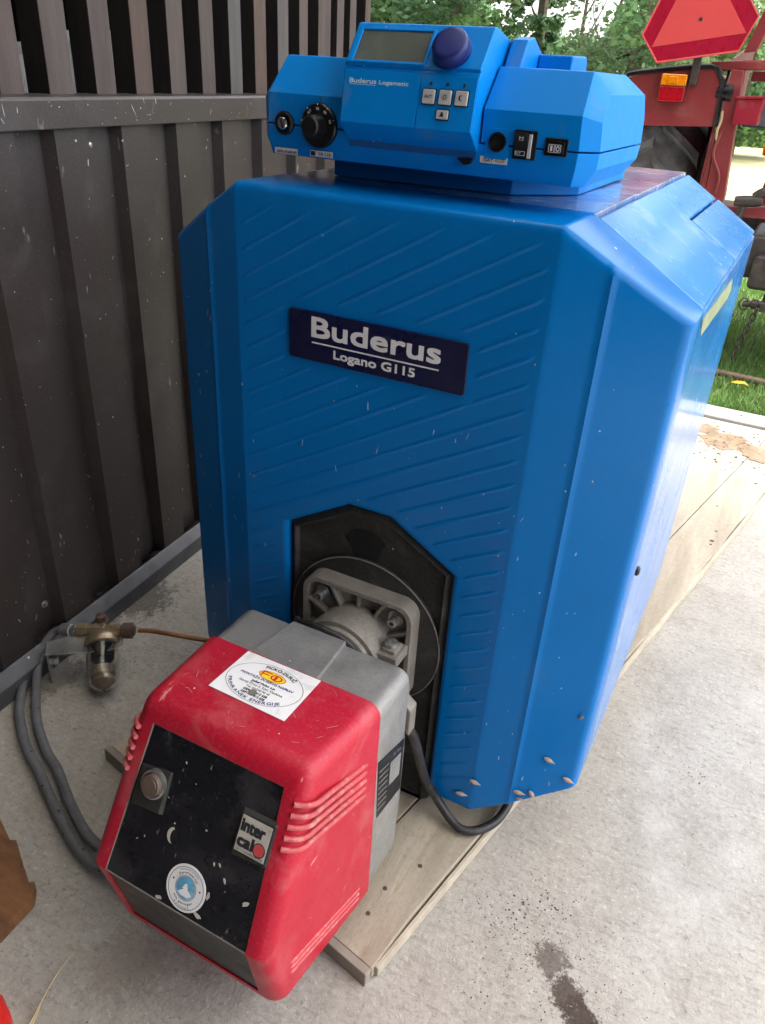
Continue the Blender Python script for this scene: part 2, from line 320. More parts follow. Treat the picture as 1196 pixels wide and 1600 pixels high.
X, Y, Z = Vector((1, 0, 0)), Vector((0, 1, 0)), Vector((0, 0, 1))
GL = {}
def glyphs(s):
    if s not in GL:
        cu = bpy.data.curves.new('t', 'FONT'); cu.body = s; cu.size = 1; cu.resolution_u = 3
        ob = bpy.data.objects.new('t', cu); col.objects.link(ob); dg = bpy.context.evaluated_depsgraph_get(); dg.update()
        me = bpy.data.meshes.new_from_object(ob.evaluated_get(dg)); v = [tuple(p.co) for p in me.vertices]; f = [tuple(q.vertices) for q in me.polygons]
        bpy.data.objects.remove(ob); bpy.data.curves.remove(cu); bpy.data.meshes.remove(me); GL[s] = (v, f)
    return GL[s]
def letter(mb, s, O, U, V, u0, v0, cap, width=None, h=.0004, bold=0., ang=0., N=None, italic=0.):
    """flat lettering on a plane; u0,v0 = baseline start, cap = capital height, width = total run"""
    v, f = glyphs(s)
    if not v: return
    O, U, V = map(Vector, (O, U, V)); N = N if N is not None else U.cross(V).normalized()
    xs = [p[0] for p in v]; x0, x1 = min(xs), max(xs); sy = cap/.70; sx = sy if width is None else width/(x1-x0)
    ca, sa = math.cos(ang), math.sin(ang)
    offs = [(0, 0)] if not bold else [(bold*i, bold*j) for i in (-1, 1) for j in (-1, 1)]+[(0, 0)]
    for k, (dx, dy) in enumerate(offs):
        vv = []
        for p in v:
            a, b_ = (p[0]-x0)*sx+dx, p[1]*sy+dy; a += italic*b_; a, b_ = a*ca-b_*sa, a*sa+b_*ca; vv.append(O+U*(u0+a)+V*(v0+b_)+N*(h+k*.00002))
        mb.add(vv, f)
def disc(mb, O, U, V, u, v, ru, rv, h, seg=40, inner=None):
    O, U, V = map(Vector, (O, U, V)); N = U.cross(V).normalized()
    P = lambda k, s_: O+U*(u+ru*s_*math.cos(2*math.pi*k/seg))+V*(v+rv*s_*math.sin(2*math.pi*k/seg))+N*h
    if inner is None: mb.add([P(k, 1) for k in range(seg)], [tuple(range(seg))])
    else: mb.add([P(k, 1) for k in range(seg)]+[P(k, inner) for k in range(seg)], [(k, (k+1) % seg, (k+1) % seg+seg, k+seg) for k in range(seg)])
def rrect(u0, u1, v0, v1, r, n=4):
    pts = []
    for cx, cy, a0 in ((u1-r, v1-r, 0), (u0+r, v1-r, 90), (u0+r, v0+r, 180), (u1-r, v0+r, 270)):
        for k in range(n+1): a = R(a0+90*k/n); pts.append((cx+r*math.cos(a), cy+r*math.sin(a)))
    return pts

# ------------------------------------------------------------------ ground
def sheet(name, x0, x1, y0, y1, z, mat, depth=.05):
    return struct(MB().box(x0, x1, y0, y1, z-depth, z).build(name, mat))
sheet('terrain', -150, 150, 1.95, 400, -.03, 'far_grass')
sheet('lawn', -12, 12, 1.96, 7.2, -.012, 'lawn_soil', .01)
sheet('hay_field', -40, 40, 7.2, 17.5, -.015, 'hay', .01)
sheet('floor', -6, 7, -6, 1.86, 0, 'concrete', .2)
kb = MB()
kb.box(-6, 7, 1.862, 1.965, -.2, .012)
struct(kb.build('kerb', 'kerb_concrete', bevel=.006))

def blades(name, n, x0, x1, y0, y1, z, h, wd, mat, label, seed=1, thin=1.6):
    r = np.random.RandomState(seed); yy = y0+(y1-y0)*r.rand(n)**thin; xx = x0+(x1-x0)*r.rand(n)
    a = r.rand(n)*6.283; hh = h*(.5+.7*r.rand(n)); lean = hh*(.2+.6*r.rand(n)); la = r.rand(n)*6.283; ww = wd*(.7+.6*r.rand(n))*(1+.25*(yy-y0))
    dx, dy = np.cos(a)*ww, np.sin(a)*ww; lx, ly = np.cos(la)*lean, np.sin(la)*lean
    V = np.stack([np.stack([xx-dx, yy-dy, 0*xx], 1), np.stack([xx+dx, yy+dy, 0*xx], 1), np.stack([xx+dx*.7+lx*.4, yy+dy*.7+ly*.4, hh*.6], 1),
                  np.stack([xx-dx*.7+lx*.4, yy-dy*.7+ly*.4, hh*.6], 1), np.stack([xx+lx, yy+ly, hh], 1)], 1).reshape(-1, 3); V[:, 2] += z
    i = np.arange(n)*5; F = np.concatenate([np.stack([i, i+1, i+2, i+3], 1)]).tolist()+np.stack([i+3, i+2, i+4], 1).tolist()
    mb = MB(); mb.v = V.tolist(); mb.f = F; o = stuff(mb.build(name, mat)); tag(o, label, 'grass'); return o
blades('lawn_grass', 26000, -.4, 1.6, 1.975, 4.2, -.012, .045, .0022, 'grass_blade', 'short green lawn grass beyond the concrete kerb', 3)
blades('lawn_grass', 12000, -1.2, 2.4, 4.0, 7.4, -.012, .07, .005, 'grass_blade', 'mown green lawn grass in front of the pale hay field', 4, 1)
blades('meadow_grass', 14000, -7, 2.5, 17.3, 24, -.02, .75, .02, 'tall_grass', 'tall unmown green grass behind the pale hay field', 5, 1)

# ------------------------------------------------------------------ shed wall on the left: trapezoid sheets, rail, flashing, slats
FA = Vector((-.600, -.130, 0)); FD = Vector((-.0744, .9972, 0)).normalized(); FN = Vector((FD.y, -FD.x, 0))
shed = thing('shed', FA, 'brown slatted shed with dark trapezoid steel sheeting along its lower wall', 'shed')
def fp(s, o, z): return FA+FD*s+FN*o+Vector((0, 0, z))
def sheet_prof(s0, s1):
    P = []; per = .1370; k0 = int(math.floor((s0-.268)/per))-1
    for k in range(k0, k0+40):
        b = .268+k*per
        P += [(b, 0), (b+.010, .018), (b+.0745, .018), (b+.0815, 0)]
    P = [p for p in P if s0 < p[0] < s1]
    f = lambda s: np.interp(s, [p[0] for p in P], [p[1] for p in P]) if P else 0
    return [(s0, f(s0))]+P+[(s1, f(s1))]
def corr(s0, s1, lift, nm):
    pr = sheet_prof(s0, s1); mb = MB(); v = []; f = []
    for s, o in pr: v += [fp(s, o+lift, .045), fp(s, o+lift, .84), fp(s, o+lift-.0008, .045), fp(s, o+lift-.0008, .84)]
    for i in range(len(pr)-1):
        a, b = 4*i, 4*i+4; f += [(a, b, b+1, a+1), (a+2, a+3, b+3, b+2), (a+1, b+1, b+3, a+3), (a, a+2, b+2, b)]
    mb.add(v, f); return mb.build(nm, 'fence_steel', shed)
corr(-3.8, .3575, .0, 'steel_sheet'); corr(.352, 1.40, .0024, 'steel_sheet')
# rail: folded cap
mb = MB(); prof = [(.030, .826), (.030, .862), (.026, .866), (-.045, .866), (-.045, .862), (.0265, .861), (.0265, .826)]
v = [fp(s, o, z) for s in (-3.8, 1.40) for o, z in prof]; k = len(prof)
mb.add(v, [(i, (i+1) % k, (i+1) % k+k, i+k) for i in range(k)]+[tuple(range(k))[::-1], tuple(range(k, 2*k))]); mb.build('top_rail', 'fence_steel', shed, bevel=.0012)
mb = MB(); prof = [(.004, 0), (.004, .040), (-.004, .044), (-.004, .066), (-.01, .066), (-.01, 0)]
prof = [(.038, .0), (.040, .034), (.0235, .052), (.020, .052), (.020, 0)]
v = [fp(s, o, z) for s in (-3.8, 1.40) for o, z in prof]; k = len(prof)
mb.add(v, [(i, (i+1) % k, (i+1) % k+k, i+k) for i in range(k)]+[tuple(range(k))[::-1], tuple(range(k, 2*k))]); mb.build('base_flashing', 'flashing', shed, bevel=.0015)
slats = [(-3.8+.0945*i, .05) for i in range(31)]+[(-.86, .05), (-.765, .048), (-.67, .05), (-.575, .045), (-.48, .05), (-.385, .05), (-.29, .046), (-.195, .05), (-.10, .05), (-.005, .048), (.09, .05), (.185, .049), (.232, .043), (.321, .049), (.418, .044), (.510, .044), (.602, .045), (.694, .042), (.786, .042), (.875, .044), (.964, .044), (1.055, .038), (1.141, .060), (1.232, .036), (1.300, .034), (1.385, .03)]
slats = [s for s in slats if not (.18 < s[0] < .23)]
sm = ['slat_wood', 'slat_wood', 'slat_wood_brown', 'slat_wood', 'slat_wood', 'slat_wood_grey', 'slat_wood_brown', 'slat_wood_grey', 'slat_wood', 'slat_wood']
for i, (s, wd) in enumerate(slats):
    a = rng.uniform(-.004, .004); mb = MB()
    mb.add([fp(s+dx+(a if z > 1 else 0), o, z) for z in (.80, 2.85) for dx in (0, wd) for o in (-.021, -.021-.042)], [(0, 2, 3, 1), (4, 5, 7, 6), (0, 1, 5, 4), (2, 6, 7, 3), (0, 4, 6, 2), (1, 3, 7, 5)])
    o = mb.build('slat', sm[(i-43) % 10], shed, bevel=.0015); o.data.materials.append(MATS['slat_edge_shade'])
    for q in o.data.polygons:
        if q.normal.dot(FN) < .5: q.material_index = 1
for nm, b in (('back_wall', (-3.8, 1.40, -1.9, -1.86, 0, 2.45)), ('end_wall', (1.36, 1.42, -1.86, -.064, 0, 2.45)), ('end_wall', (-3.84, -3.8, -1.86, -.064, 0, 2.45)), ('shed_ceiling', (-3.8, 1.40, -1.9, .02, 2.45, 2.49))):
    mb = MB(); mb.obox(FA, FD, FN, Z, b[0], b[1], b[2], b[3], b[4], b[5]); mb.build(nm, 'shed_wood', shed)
for s, z in ((.117, .80), (.118, .10), (.355, .10), (.36, .80), (.632, .80), (.49, .806), (.63, .11), (.09, .80)):
    mb = MB(); p = fp(s, .018 if (s-.268) % .137 < .08 else .001, z); mb.rev(p, p+FN, [(0, .0065), (.0012, .0065), (.0014, .004), (.005, .0038), (.0055, .002)], 12); mb.build('screw', 'steel', shed, smooth=True)
ps = thing('stored_sheet', fp(.55, -.3, 0), 'pale corrugated sheets leaning behind the slats of the shed', 'roof sheet')
for j in range(2):
    mb = MB(); v = []; f = []
    for i in range(41):
        s = .36+.40*i/40; o = -.26-.03*j+.012*math.cos(i*.9); top = .885+.075*(i/40)+(.01 if j else 0); v += [fp(s, o, 0), fp(s, o, top), fp(s, o-.003, 0), fp(s, o-.003, top)]
    for i in range(40): a, b = 4*i, 4*i+4; f += [(a, b, b+1, a+1), (a+2, a+3, b+3, b+2), (a+1, b+1, b+3, a+3)]
    mb.add(v, f); mb.build('corrugated_sheet', 'pale_sheet', ps)

# unseen shelter roof above the frame; translucence and walls added to shape the light
shelter = struct(MB().box(-.75, 2.0, -.95, 1.9, 2.90, 2.906).build('unseen_shelter_roof', 'roof_fill_plastic'))
struct(MB().box(-.75, 2.0, -3.0, -.95, 2.90, 2.93).build('unseen_shelter_roof', 'light_block_sheet'))
struct(MB().box(-.75, 2.0, -3.06, -3.0, 0, 2.9).build('light_block_wall', 'light_block_sheet'))  # unseen wall behind the camera, added to darken the boiler front
struct(MB().box(1.95, 2.0, -3.0, -1.7, 0, 2.9).build('light_block_wall', 'light_block_sheet'))  # unseen wall added to block light from the front right

# ------------------------------------------------------------------ wooden deck under the boiler
BO = Vector((.154, -.240, 0)); BV = Vector((.191, .982, 0)).normalized(); BU = Vector((-BV.y, BV.x, 0))
deck = thing('wooden_deck', BO, 'low deck of worn pale planks lying on concrete under the boiler', 'deck')
for u0, u1 in ((.0, .0995), (.1010, .366), (.3675, .506)):
    mb = MB(); n = 26; L_ = 2.02; v = []; f = []
    for i in range(n+1):
        q = .006+L_*i/n; j0 = rng.uniform(-.0025, .0025) if u0 == 0 else 0
        v += [BO+BU*(u0+j0)+BV*q+Z*.002, BO+BU*u1+BV*q+Z*.002, BO+BU*u1+BV*q+Z*.021, BO+BU*(u0+j0+rng.uniform(0, .002))+BV*q+Z*.021]
    for i in range(n):
        a, b = 4*i, 4*i+4; f += [(a, b, b+1, a+1), (a+1, b+1, b+2, a+2), (a+2, b+2, b+3, a+3), (a+3, b+3, b, a)]
    f += [(0, 1, 2, 3), (4*n+3, 4*n+2, 4*n+1, 4*n)]; mb.add(v, f); mb.build('plank', 'board_wood', deck, bevel=.0015)
mb = MB(); mb.obox(BO, BU, BV, Z, -.002, .508, -.006, .0045, .0, .024); mb.build('end_strip', 'strip_grey', deck, bevel=.0015)
mb = MB(); mb.obox(BO, BU, BV, Z, -.0062, -.0003, .012, 1.98, .001, .0175); mb.build('edge_strip', 'board_edge', deck, bevel=.0012)

for u_, v_ in ((.045, .055), (.05, .095), (.035, .15), (.085, .30), (.02, 1.25), (.03, 1.32), (.07, 1.45), (.16, .06), (.30, .06), (.42, .06)):
    c = BO+BU*u_+BV*v_+Z*.0205; MB().rev(c, c+Z, [(0, .0032), (.0009, .0030), (.0012, .0016)], 9).build('nail_head', 'rusty_brown', deck, smooth=True)

pm('dry_soil', (.16, .115, .075), .95, var=.35, vscale=30, dirt=((.28, .22, .16), .4, 20), bump=.002, bscale=90)
rs = random.Random(9); mb = MB()
for (cx_, cy_, rx_, ry_, n_) in ((.33, 1.64, .085, .085, 26), (.43, 1.60, .06, .075, 22), (.27, 1.70, .05, .05, 18)):
    mb.prism([(cx_+rx_*math.cos(2*math.pi*k/n_)*rs.uniform(.62, 1.1), cy_+ry_*math.sin(2*math.pi*k/n_)*rs.uniform(.62, 1.1)) for k in range(n_)], (0, 0, 0), X, Y, Z, .0214, .0222+rs.uniform(0, .0012))
for k in range(160):
    x_, y_ = rs.gauss(.36, .09), rs.gauss(1.62, .09); q_ = rs.uniform(.0015, .005); mb.prism([(x_+q_*math.cos(2.1*j+k), y_+q_*math.sin(2.1*j+k)) for j in range(3)], (0, 0, 0), X, Y, Z, .0214, .0214+q_*.5)
stuff(tag(mb.build('spilled_soil', 'dry_soil'), 'dry brown soil spilled on the far end of the planks near the kerb', 'soil'))

# ------------------------------------------------------------------ boiler
boiler = thing('boiler', (0, .33, .02), 'large blue floor boiler with chamfered ribbed front on wooden deck', 'boiler')
a_, w_ = .1776, .30
def zhi(x): x = abs(x); return .813 if x < a_ else .813-(x-a_)*(.0745/(w_-a_))
def zlo(x): x = abs(x); return .055 if x < a_ else .055+(x-a_)*(.075/(w_-a_))
def yb(x): return float(np.interp(abs(x), [0, a_, .2258, w_], [0, 0, .0119, .0419]))
OP = [(.1145, .418), (.028, .469)]       # opening corners (x, z)
def sdist_open(x, z):                     # >0 outside the opening
    x = np.abs(x); n = np.array([OP[0][1]-OP[1][1], OP[1][0]-OP[0][0]]); n = -n/np.hypot(*n)
    d2 = (x-OP[0][0])*abs(n[0])+(z-OP[0][1])*abs(n[1])
    return np.maximum(np.maximum(x-OP[0][0], z-OP[1][1]), d2)
def front_cover():
    fine = np.arange(-a_, a_+1e-6, 2*a_/232); side = np.concatenate([np.linspace(a_, .2258, 12)[1:], np.linspace(.2258, w_, 22)[1:]])
    xs = np.concatenate([-side[::-1], fine, side]); nz = 500
    t = np.concatenate([[0, .0012, .003, .006, .0095], np.linspace(.0145, .9855, nz), [.9905, .994, .997, .9988, 1]])
    Xg = np.repeat(xs[:, None], len(t), 1); lo = np.array([zlo(x) for x in xs])[:, None]; hi = np.array([zhi(x) for x in xs])[:, None]
    Zg = lo+(hi-lo)*t[None]; Yg = np.repeat(np.array([yb(x) for x in xs])[:, None], len(t), 1)
    # ridge bead on the facets
    Yg -= .0016*np.exp(-((np.abs(Xg)-.2258)/.0022)**2)
    # embossed diagonal ribs
    q = (Zg-.577*Xg-.0170+.0275*20) % .0275; c = np.minimum(q, .0275-q)
    prof = np.clip(1-(c/.0023)**2, 0, 1)
    sm = lambda e: np.clip(e, 0, 1)**2*(3-2*np.clip(e, 0, 1))
    fade = sm((.1715-np.abs(Xg))/.008)*sm((.800-Zg)/.012)*sm((Zg-.072)/.008)*sm((sdist_open(Xg, Zg)-.012)/.008)
    pl = np.maximum(np.abs(Xg+.001)-.1125, np.abs(Zg-.666)-.0345); fade *= sm(pl/.008)
    Yg -= .0015*prof*fade
    # rolled outer edge
    r = .0075; ns = np.array([.0745, w_-a_]); ns = ns/np.hypot(*ns)
    d = np.minimum.reduce([w_-np.abs(Xg), .813-Zg, ((w_-np.abs(Xg))*ns[0]+(.7385-Zg)*ns[1])])
    dB = np.minimum(Zg-.055, ((w_-np.abs(Xg))*.522+(Zg-.13)*.853))
    e = np.clip(1-d/r, 0, 1); Yg += r*(1-np.sqrt(1-e**2*.998)); eb = np.clip(1-dB/.004, 0, 1); Yg += .004*(1-np.sqrt(1-eb**2*.99))
    # rolled edge of the opening
    so = np.clip(1-sdist_open(Xg, Zg)/.007, 0, 1); Yg += .006*(1-np.sqrt(1-np.minimum(so, 1)**2*.96))
    nx, n2 = Xg.shape; V = np.stack([Xg, Yg, Zg], -1).reshape(-1, 3)
    I = np.arange(nx*n2).reshape(nx, n2); Fq = np.stack([I[:-1, :-1], I[1:, :-1], I[1:, 1:], I[:-1, 1:]], -1).reshape(-1, 4)
    # return flange back to the seam
    ring = np.concatenate([I[:, 0], I[-1, 1:], I[-2::-1, -1], I[0, -2:0:-1]]); base = len(V); seam = .0985
    R2 = V[ring].copy(); bot = R2[:, 2] < .132
    R2[:, 1] = np.where(bot & (np.abs(R2[:, 0]) < .2999), R2[:, 1]+.012, seam)
    V = np.concatenate([V, R2]); k = len(ring); j = np.arange(k); jn = (j+1) % k
    Fr = np.stack([ring[j], ring[jn], base+jn, base+j], 1)
    me = bpy.data.meshes.new('front_cover'); c = np.array([0, .05, .43]); me.from_pydata((V-c).tolist(), [], np.concatenate([Fq, Fr]).tolist())
    bm = bmesh.new(); bm.from_mesh(me)
    C = Vector(c); n = Vector((OP[0][1]-OP[1][1], 0, -(OP[0][0]-OP[1][0]))).normalized()
    for co, no in (((OP[0][0], 0, 0), X), ((-OP[0][0], 0, 0), X), ((0, 0, OP[1][1]), Z), ((OP[0][0], 0, OP[0][1]), Vector((.0510, 0, .0865)).normalized()), ((-OP[0][0], 0, OP[0][1]), Vector((-.0510, 0, .0865)).normalized())):
        bmesh.ops.bisect_plane(bm, geom=bm.verts[:]+bm.edges[:]+bm.faces[:], plane_co=Vector(co)-C, plane_no=no, dist=1e-6)
    kill = []
    for f in bm.faces:
        p = f.calc_center_median()+C
        if p.y < .06 and sdist_open(np.array(p.x), np.array(p.z)) < 0: kill.append(f)
    bmesh.ops.delete(bm, geom=kill, context='FACES')
    # turn the opening edge inwards
    be = [e for e in bm.edges if e.is_boundary and sdist_open(np.array((e.verts[0].co+C).x), np.array((e.verts[0].co+C).z)) < .001 and (e.verts[0].co+C).y < .02 and (e.verts[1].co+C).y < .02]
    ex = bmesh.ops.extrude_edge_only(bm, edges=be); bmesh.ops.translate(bm, verts=[g for g in ex['geom'] if isinstance(g, bmesh.types.BMVert)], vec=(0, .012, 0))
    bmesh.ops.recalc_face_normals(bm, faces=bm.faces)
    for f in bm.faces: f.smooth = True
    for e in bm.edges:
        if len(e.link_faces) == 2 and e.calc_face_angle(0) > R(40): e.smooth = False
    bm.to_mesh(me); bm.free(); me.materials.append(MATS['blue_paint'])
    o = bpy.data.objects.new('front_cover', me); col.objects.link(o); o.location = C-WL[boiler.name]; WL[o.name] = C; o.parent = boiler
    return o
fc = front_cover()
# shell panels behind the seam (each a separate pressed sheet)
D0, D1, HS = .1035, .654, .116
def shell(name, pts, mat, y0=D0, y1=D1, bev=.003, drop=0):
    k = len(pts); mb = MB(); v = [(x, y, z) for y in (y0, y1) for x, z in pts]
    mb.add(v, [tuple(range(k)), tuple(range(k, 2*k))[::-1]]+[(i, i+k, (i+1) % k+k, (i+1) % k) for i in range(k)]); return mb.build(name, mat, boiler, bevel=bev, bseg=3)
xt = .1800
for sg in (1, -1):
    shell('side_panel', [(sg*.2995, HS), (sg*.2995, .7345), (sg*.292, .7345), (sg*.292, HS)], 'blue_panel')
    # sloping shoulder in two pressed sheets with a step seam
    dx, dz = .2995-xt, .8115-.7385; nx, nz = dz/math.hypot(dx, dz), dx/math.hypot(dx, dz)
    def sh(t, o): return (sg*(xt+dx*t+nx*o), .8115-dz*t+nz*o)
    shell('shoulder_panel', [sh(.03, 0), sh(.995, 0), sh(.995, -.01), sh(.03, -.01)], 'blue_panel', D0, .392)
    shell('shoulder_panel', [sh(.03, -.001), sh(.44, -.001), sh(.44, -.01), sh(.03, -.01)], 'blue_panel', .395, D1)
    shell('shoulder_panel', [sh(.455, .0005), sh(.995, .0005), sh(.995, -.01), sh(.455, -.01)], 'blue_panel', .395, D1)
shell('top_cover', [(-xt, .8045), (-xt, .8120), (xt, .8120), (xt, .8045)], 'blue_top', D0, .298, .002)
shell('top_cover', [(-xt, .8035), (-xt, .8108), (xt, .8108), (xt, .8035)], 'blue_top', .3015, D1, .002)
shell('rear_panel', [(-.2985, HS), (-.2985, .73), (-xt, .80), (xt, .80), (.2985, .73), (.2985, HS)], 'blue_plastic_dark', D1-.002, D1+.012)
shell('seam_filler', [(-.2915, HS+.01), (-.2915, .725), (-.178, .800), (.178, .800), (.2915, .725), (.2915, HS+.01)], 'soot_shade', .094, .12, 0)  # black filler added behind the gap, painted shade for the seam
shell('base_block', [(-.2, .021), (-.2, .12), (.2, .12), (.2, .021)], 'soot_shade', .10, .60)
mb = MB(); mb.prism([(.106, .728), (.40, .714), (.425, .694), (.40, .690), (.13, .706)], (.2996, 0, 0), Y, Z, X, 0, .0008); mb.build('tape_strip', 'tape_olive', boiler)
mb = MB(); mb.rev((.2995, .112, .43), (.31, .112, .43), [(0, .006), (.002, .006), (.004, .004)], 14); mb.build('side_screw', 'black_plastic', boiler, smooth=True)
# iron door in the opening
def outl(k): return [(-.1145+k, .03), (-.1145+k, .418-k*.45), (-.028+k*.3, .469-k), (.028-k*.3, .469-k), (.1145-k, .418-k*.45), (.1145-k, .03)]
mb = MB(); A, B_, C_ = outl(.001), outl(.001), outl(.0095); k = 6
v = [(x, .050, z) for x, z in A]+[(x, .0105, z) for x, z in B_]+[(x, .0025, z) for x, z in C_]+[(x, .0085, z) for x, z in outl(.0135)]
mb.add(v, [tuple(range(3*k, 4*k))]+[(j*k+i, j*k+(i+1) % k, (j+1)*k+(i+1) % k, (j+1)*k+i) for j in range(3) for i in range(k)]); door = mb.build('iron_door', 'door_black', boiler, bevel=.0012)
mb = MB(); N_ = 64; MB().rev((0, .0090, .2885), (0, 0, .2885), [(0, .1085), (.0050, .1085), (.0058, .1070)], 64).build('round_plate', 'door_black', door, smooth=True, angle=30)
rr = [(.1068, .0034), (.1076, .0026), (.1082, .0027), (.1088, .0040)]
v = [(r*math.cos(2*math.pi*i/N_), y, .2885+r*math.sin(2*math.pi*i/N_)) for r, y in rr for i in range(N_)]
mb.add(v, [(j*N_+i, j*N_+(i+1) % N_, (j+1)*N_+(i+1) % N_, (j+1)*N_+i) for j in range(3) for i in range(N_)]); mb.build('seal_ring', 'dust_line', door, smooth=True)
mb = MB(); mb.prism([(.028*math.cos(t)*(1 if math.sin(t) > 0 else .75)-.004, .418+(.020 if math.sin(t) > 0 else .032)*math.sin(t)) for t in [i*2*math.pi/24 for i in range(24)]], (0, .0083, 0), X, Z, -Y, 0, .0003); mb.build('soot_mark', 'soot_shade', door)
# nameplate
mb = MB(); mb.prism(rrect(-.1075, .1045, .6388, .6936, .004), (0, 0, 0), X, Z, -Y, .0002, .0034); plate = mb.build('nameplate', 'navy_plate', fc, bevel=.0008)
mb = MB(); O_ = Vector((0, -.0034, 0))
letter(mb, 'Buderus', O_, X, Z, -.0775, .6672, .0215, .1525, bold=.00085); letter(mb, 'Logano G115', O_, X, Z, -.0495, .6472, .0092, .0975, bold=.00045)
mb.obox(O_, X, Z, -Y, -.0775, .0745, .6596, .6611, .0002, .0005); mb.build('lettering', 'white_print', plate)

def flecks(name, parent, n, place, mat, wlo=.0004, whi=.0010, llo=.0010, lhi=.0060, seed=1, tilt=.25, z=.0004):
    r_ = random.Random(seed); mb = MB()
    for i in range(n):
        p, U, V, N = place(r_); wd = r_.uniform(wlo, whi); ln = r_.uniform(llo, lhi) if r_.random() < .35 else wd*r_.uniform(1, 2.4); a = r_.gauss(0, tilt)
        D = (V*math.cos(a)+U*math.sin(a)); S = (U*math.cos(a)-V*math.sin(a)); k = 7
        mb.add([p+N*z+S*(wd*math.cos(2*math.pi*j/k)*r_.uniform(.6, 1.1))+D*(ln*math.sin(2*math.pi*j/k)*r_.uniform(.8, 1.1)) for j in range(k)], [tuple(range(k))])
    return stuff(mb.build(name, mat, parent))
pm('lime_fleck', (.42, .42, .42), .8, var=.3, vscale=300)
def on_front(r_):
    while True:
        x = r_.uniform(-.285, .285); zz = r_.betavariate(1.1, 1.3)*.68+.09
        if zlo(x)+.012 < zz < zhi(x)-.015 and sdist_open(np.array(x), np.array(zz)) > .006 and not (abs(x) < .115 and .63 < zz < .70): break
    ny = 0 if abs(x) < a_ else (.24 if abs(x) < .2258 else .375); N = Vector((math.copysign(ny, x), -1, 0)).normalized(); U = Vector((-N.y, N.x, 0))
    return Vector((x, yb(x)-.0016, zz)), U, Z, N
flecks('paint_flecks', fc, 90, on_front, 'lime_fleck', .0003, .0008, .0012, .0055, 3)
def on_wall(r_):
    s_ = r_.uniform(-.1, 1.0); q = (s_-.268) % .137; o = .0185 if .011 < q < .0735 else (.0005 if q > .083 else None)
    if o is None: return on_wall(r_)
    if s_ > .352: o += .0024
    return fp(s_, o, .06+.76*r_.random()**1.3), FD, Z, FN
flecks('paint_flecks', shed, 230, on_wall, 'lime_fleck', .0003, .0011, .0012, .0075, 4, .5)
def on_rail(r_): return fp(r_.uniform(-.1, 1.3), .0302, r_.uniform(.83, .86)), FD, Z, FN
flecks('paint_flecks', shed, 60, on_rail, 'lime_fleck', .0003, .0009, .0015, .009, 5, .9)

# ------------------------------------------------------------------ control unit on top
unit = thing('control_unit', (0, .15, .812), 'blue heating control unit with display and dials on top of boiler', 'control unit')
mb = MB(); mb.prism([(-.137, .135), (.075, .150), (.131, .215), (.131, .44), (-.137, .44)], (0, 0, 0), X, Y, Z, .8125, .845); mb.build('pedestal', 'blue_plastic', unit, bevel=.0015)
def loft(mb, secs, cap=True):
    k = len(secs[0]); v = [p for s in secs for p in s]; f = [(j*k+i, j*k+(i+1) % k, (j+1)*k+(i+1) % k, (j+1)*k+i) for j in range(len(secs)-1) for i in range(k)]
    if cap: f += [tuple(range(k))[::-1], tuple((len(secs)-1)*k+i for i in range(k))]
    mb.add(v, f); return mb
ZS = .8672
# lower shell: tapers inwards to the bottom
def outline(w1, w2, yf, yc, yr, z): return [(-w1, yf, z), (w1, yf, z), (w2, yc, z), (w2, yr, z), (w2-.02, yr+.02, z), (-w2+.02, yr+.02, z), (-w2, yr, z), (-w2, yc, z)]
mb = MB(); loft(mb, [outline(.1640, .172, .052, .066, .225, .838), outline(.1665, .1815, .049, .067, .240, .853), outline(.1670, .1820, .049, .067, .245, ZS-.0007)]); lower = mb.build('lower_housing', 'blue_plastic', unit, bevel=.0008)
# upper shell halves left and right of the console, sloped and chamfered
def half(sg, x0, nm):
    w1, w2 = .1670, .1820
    def o(p): return (sg*p[0], p[1], p[2])
    A = [o(p) for p in ((x0, .049, ZS+.0007), (w1, .049, ZS+.0007), (w2, .067, ZS+.0007), (w2, .245, ZS+.0007), (x0, .245, ZS+.0007))]
    B = [o(p) for p in ((x0, .049, .896), (.1655, .049, .896), (.1805, .064, .8915), (.1805, .245, .8915), (x0, .245, .896))]
    C = [o(p) for p in ((x0, .079, .930), (.1615, .079, .930), (.1785, .086, .9135), (.1785, .235, .9135), (x0, .20, .93))]
    Dd = [o(p) for p in ((x0, .081, .9305), (.160, .081, .9305), (.165, .088, .930), (.165, .19, .930), (x0, .20, .931))]
    mb = MB(); loft(mb, [A, B, C, Dd]); return mb.build(nm, 'blue_plastic', unit, bevel=.0006)
half(1, .0735, 'upper_housing'); half(-1, .0725, 'upper_housing')
# raised rib beside the console and rear box
mb = MB(); mb.prism([(.056, .885), (.10, .953), (.118, .956), (.165, .935), (.19, .925), (.19, .885)], (.0745, 0, 0), Y, Z, X, 0, .016); mb.build('rear_cowl', 'blue_plastic', unit, bevel=.0015)
mb = MB(); mb.prism([(.13, .91), (.135, .943), (.185, .944), (.2, .91)], (.0908, 0, 0), Y, Z, X, 0, .034); mb.build('rear_box', 'blue_plastic', unit, bevel=.002)
# console
cons_o = (-.0685, .0712)
mb = MB(); mb.prism([(.0285, .875), (.0365, .9222), (.0388, .9240), (.0368, .9262), (.0625, .9600), (.068, .9605), (.122, .9485), (.12, .870), (.052, .8565)], (cons_o[0], 0, 0), Y, Z, X, 0, cons_o[1]-cons_o[0]); cons = mb.build('console', 'blue_plastic', unit, bevel=.0011)
UO = Vector((0, .036, .925)); UV = (Vector((0, .062, .960))-UO).normalized(); UN = X.cross(UV)
LO = Vector((0, .028, .875)); LV = (Vector((0, .036, .922))-LO).normalized(); LN = X.cross(LV)
FO = Vector((0, .049, .838))
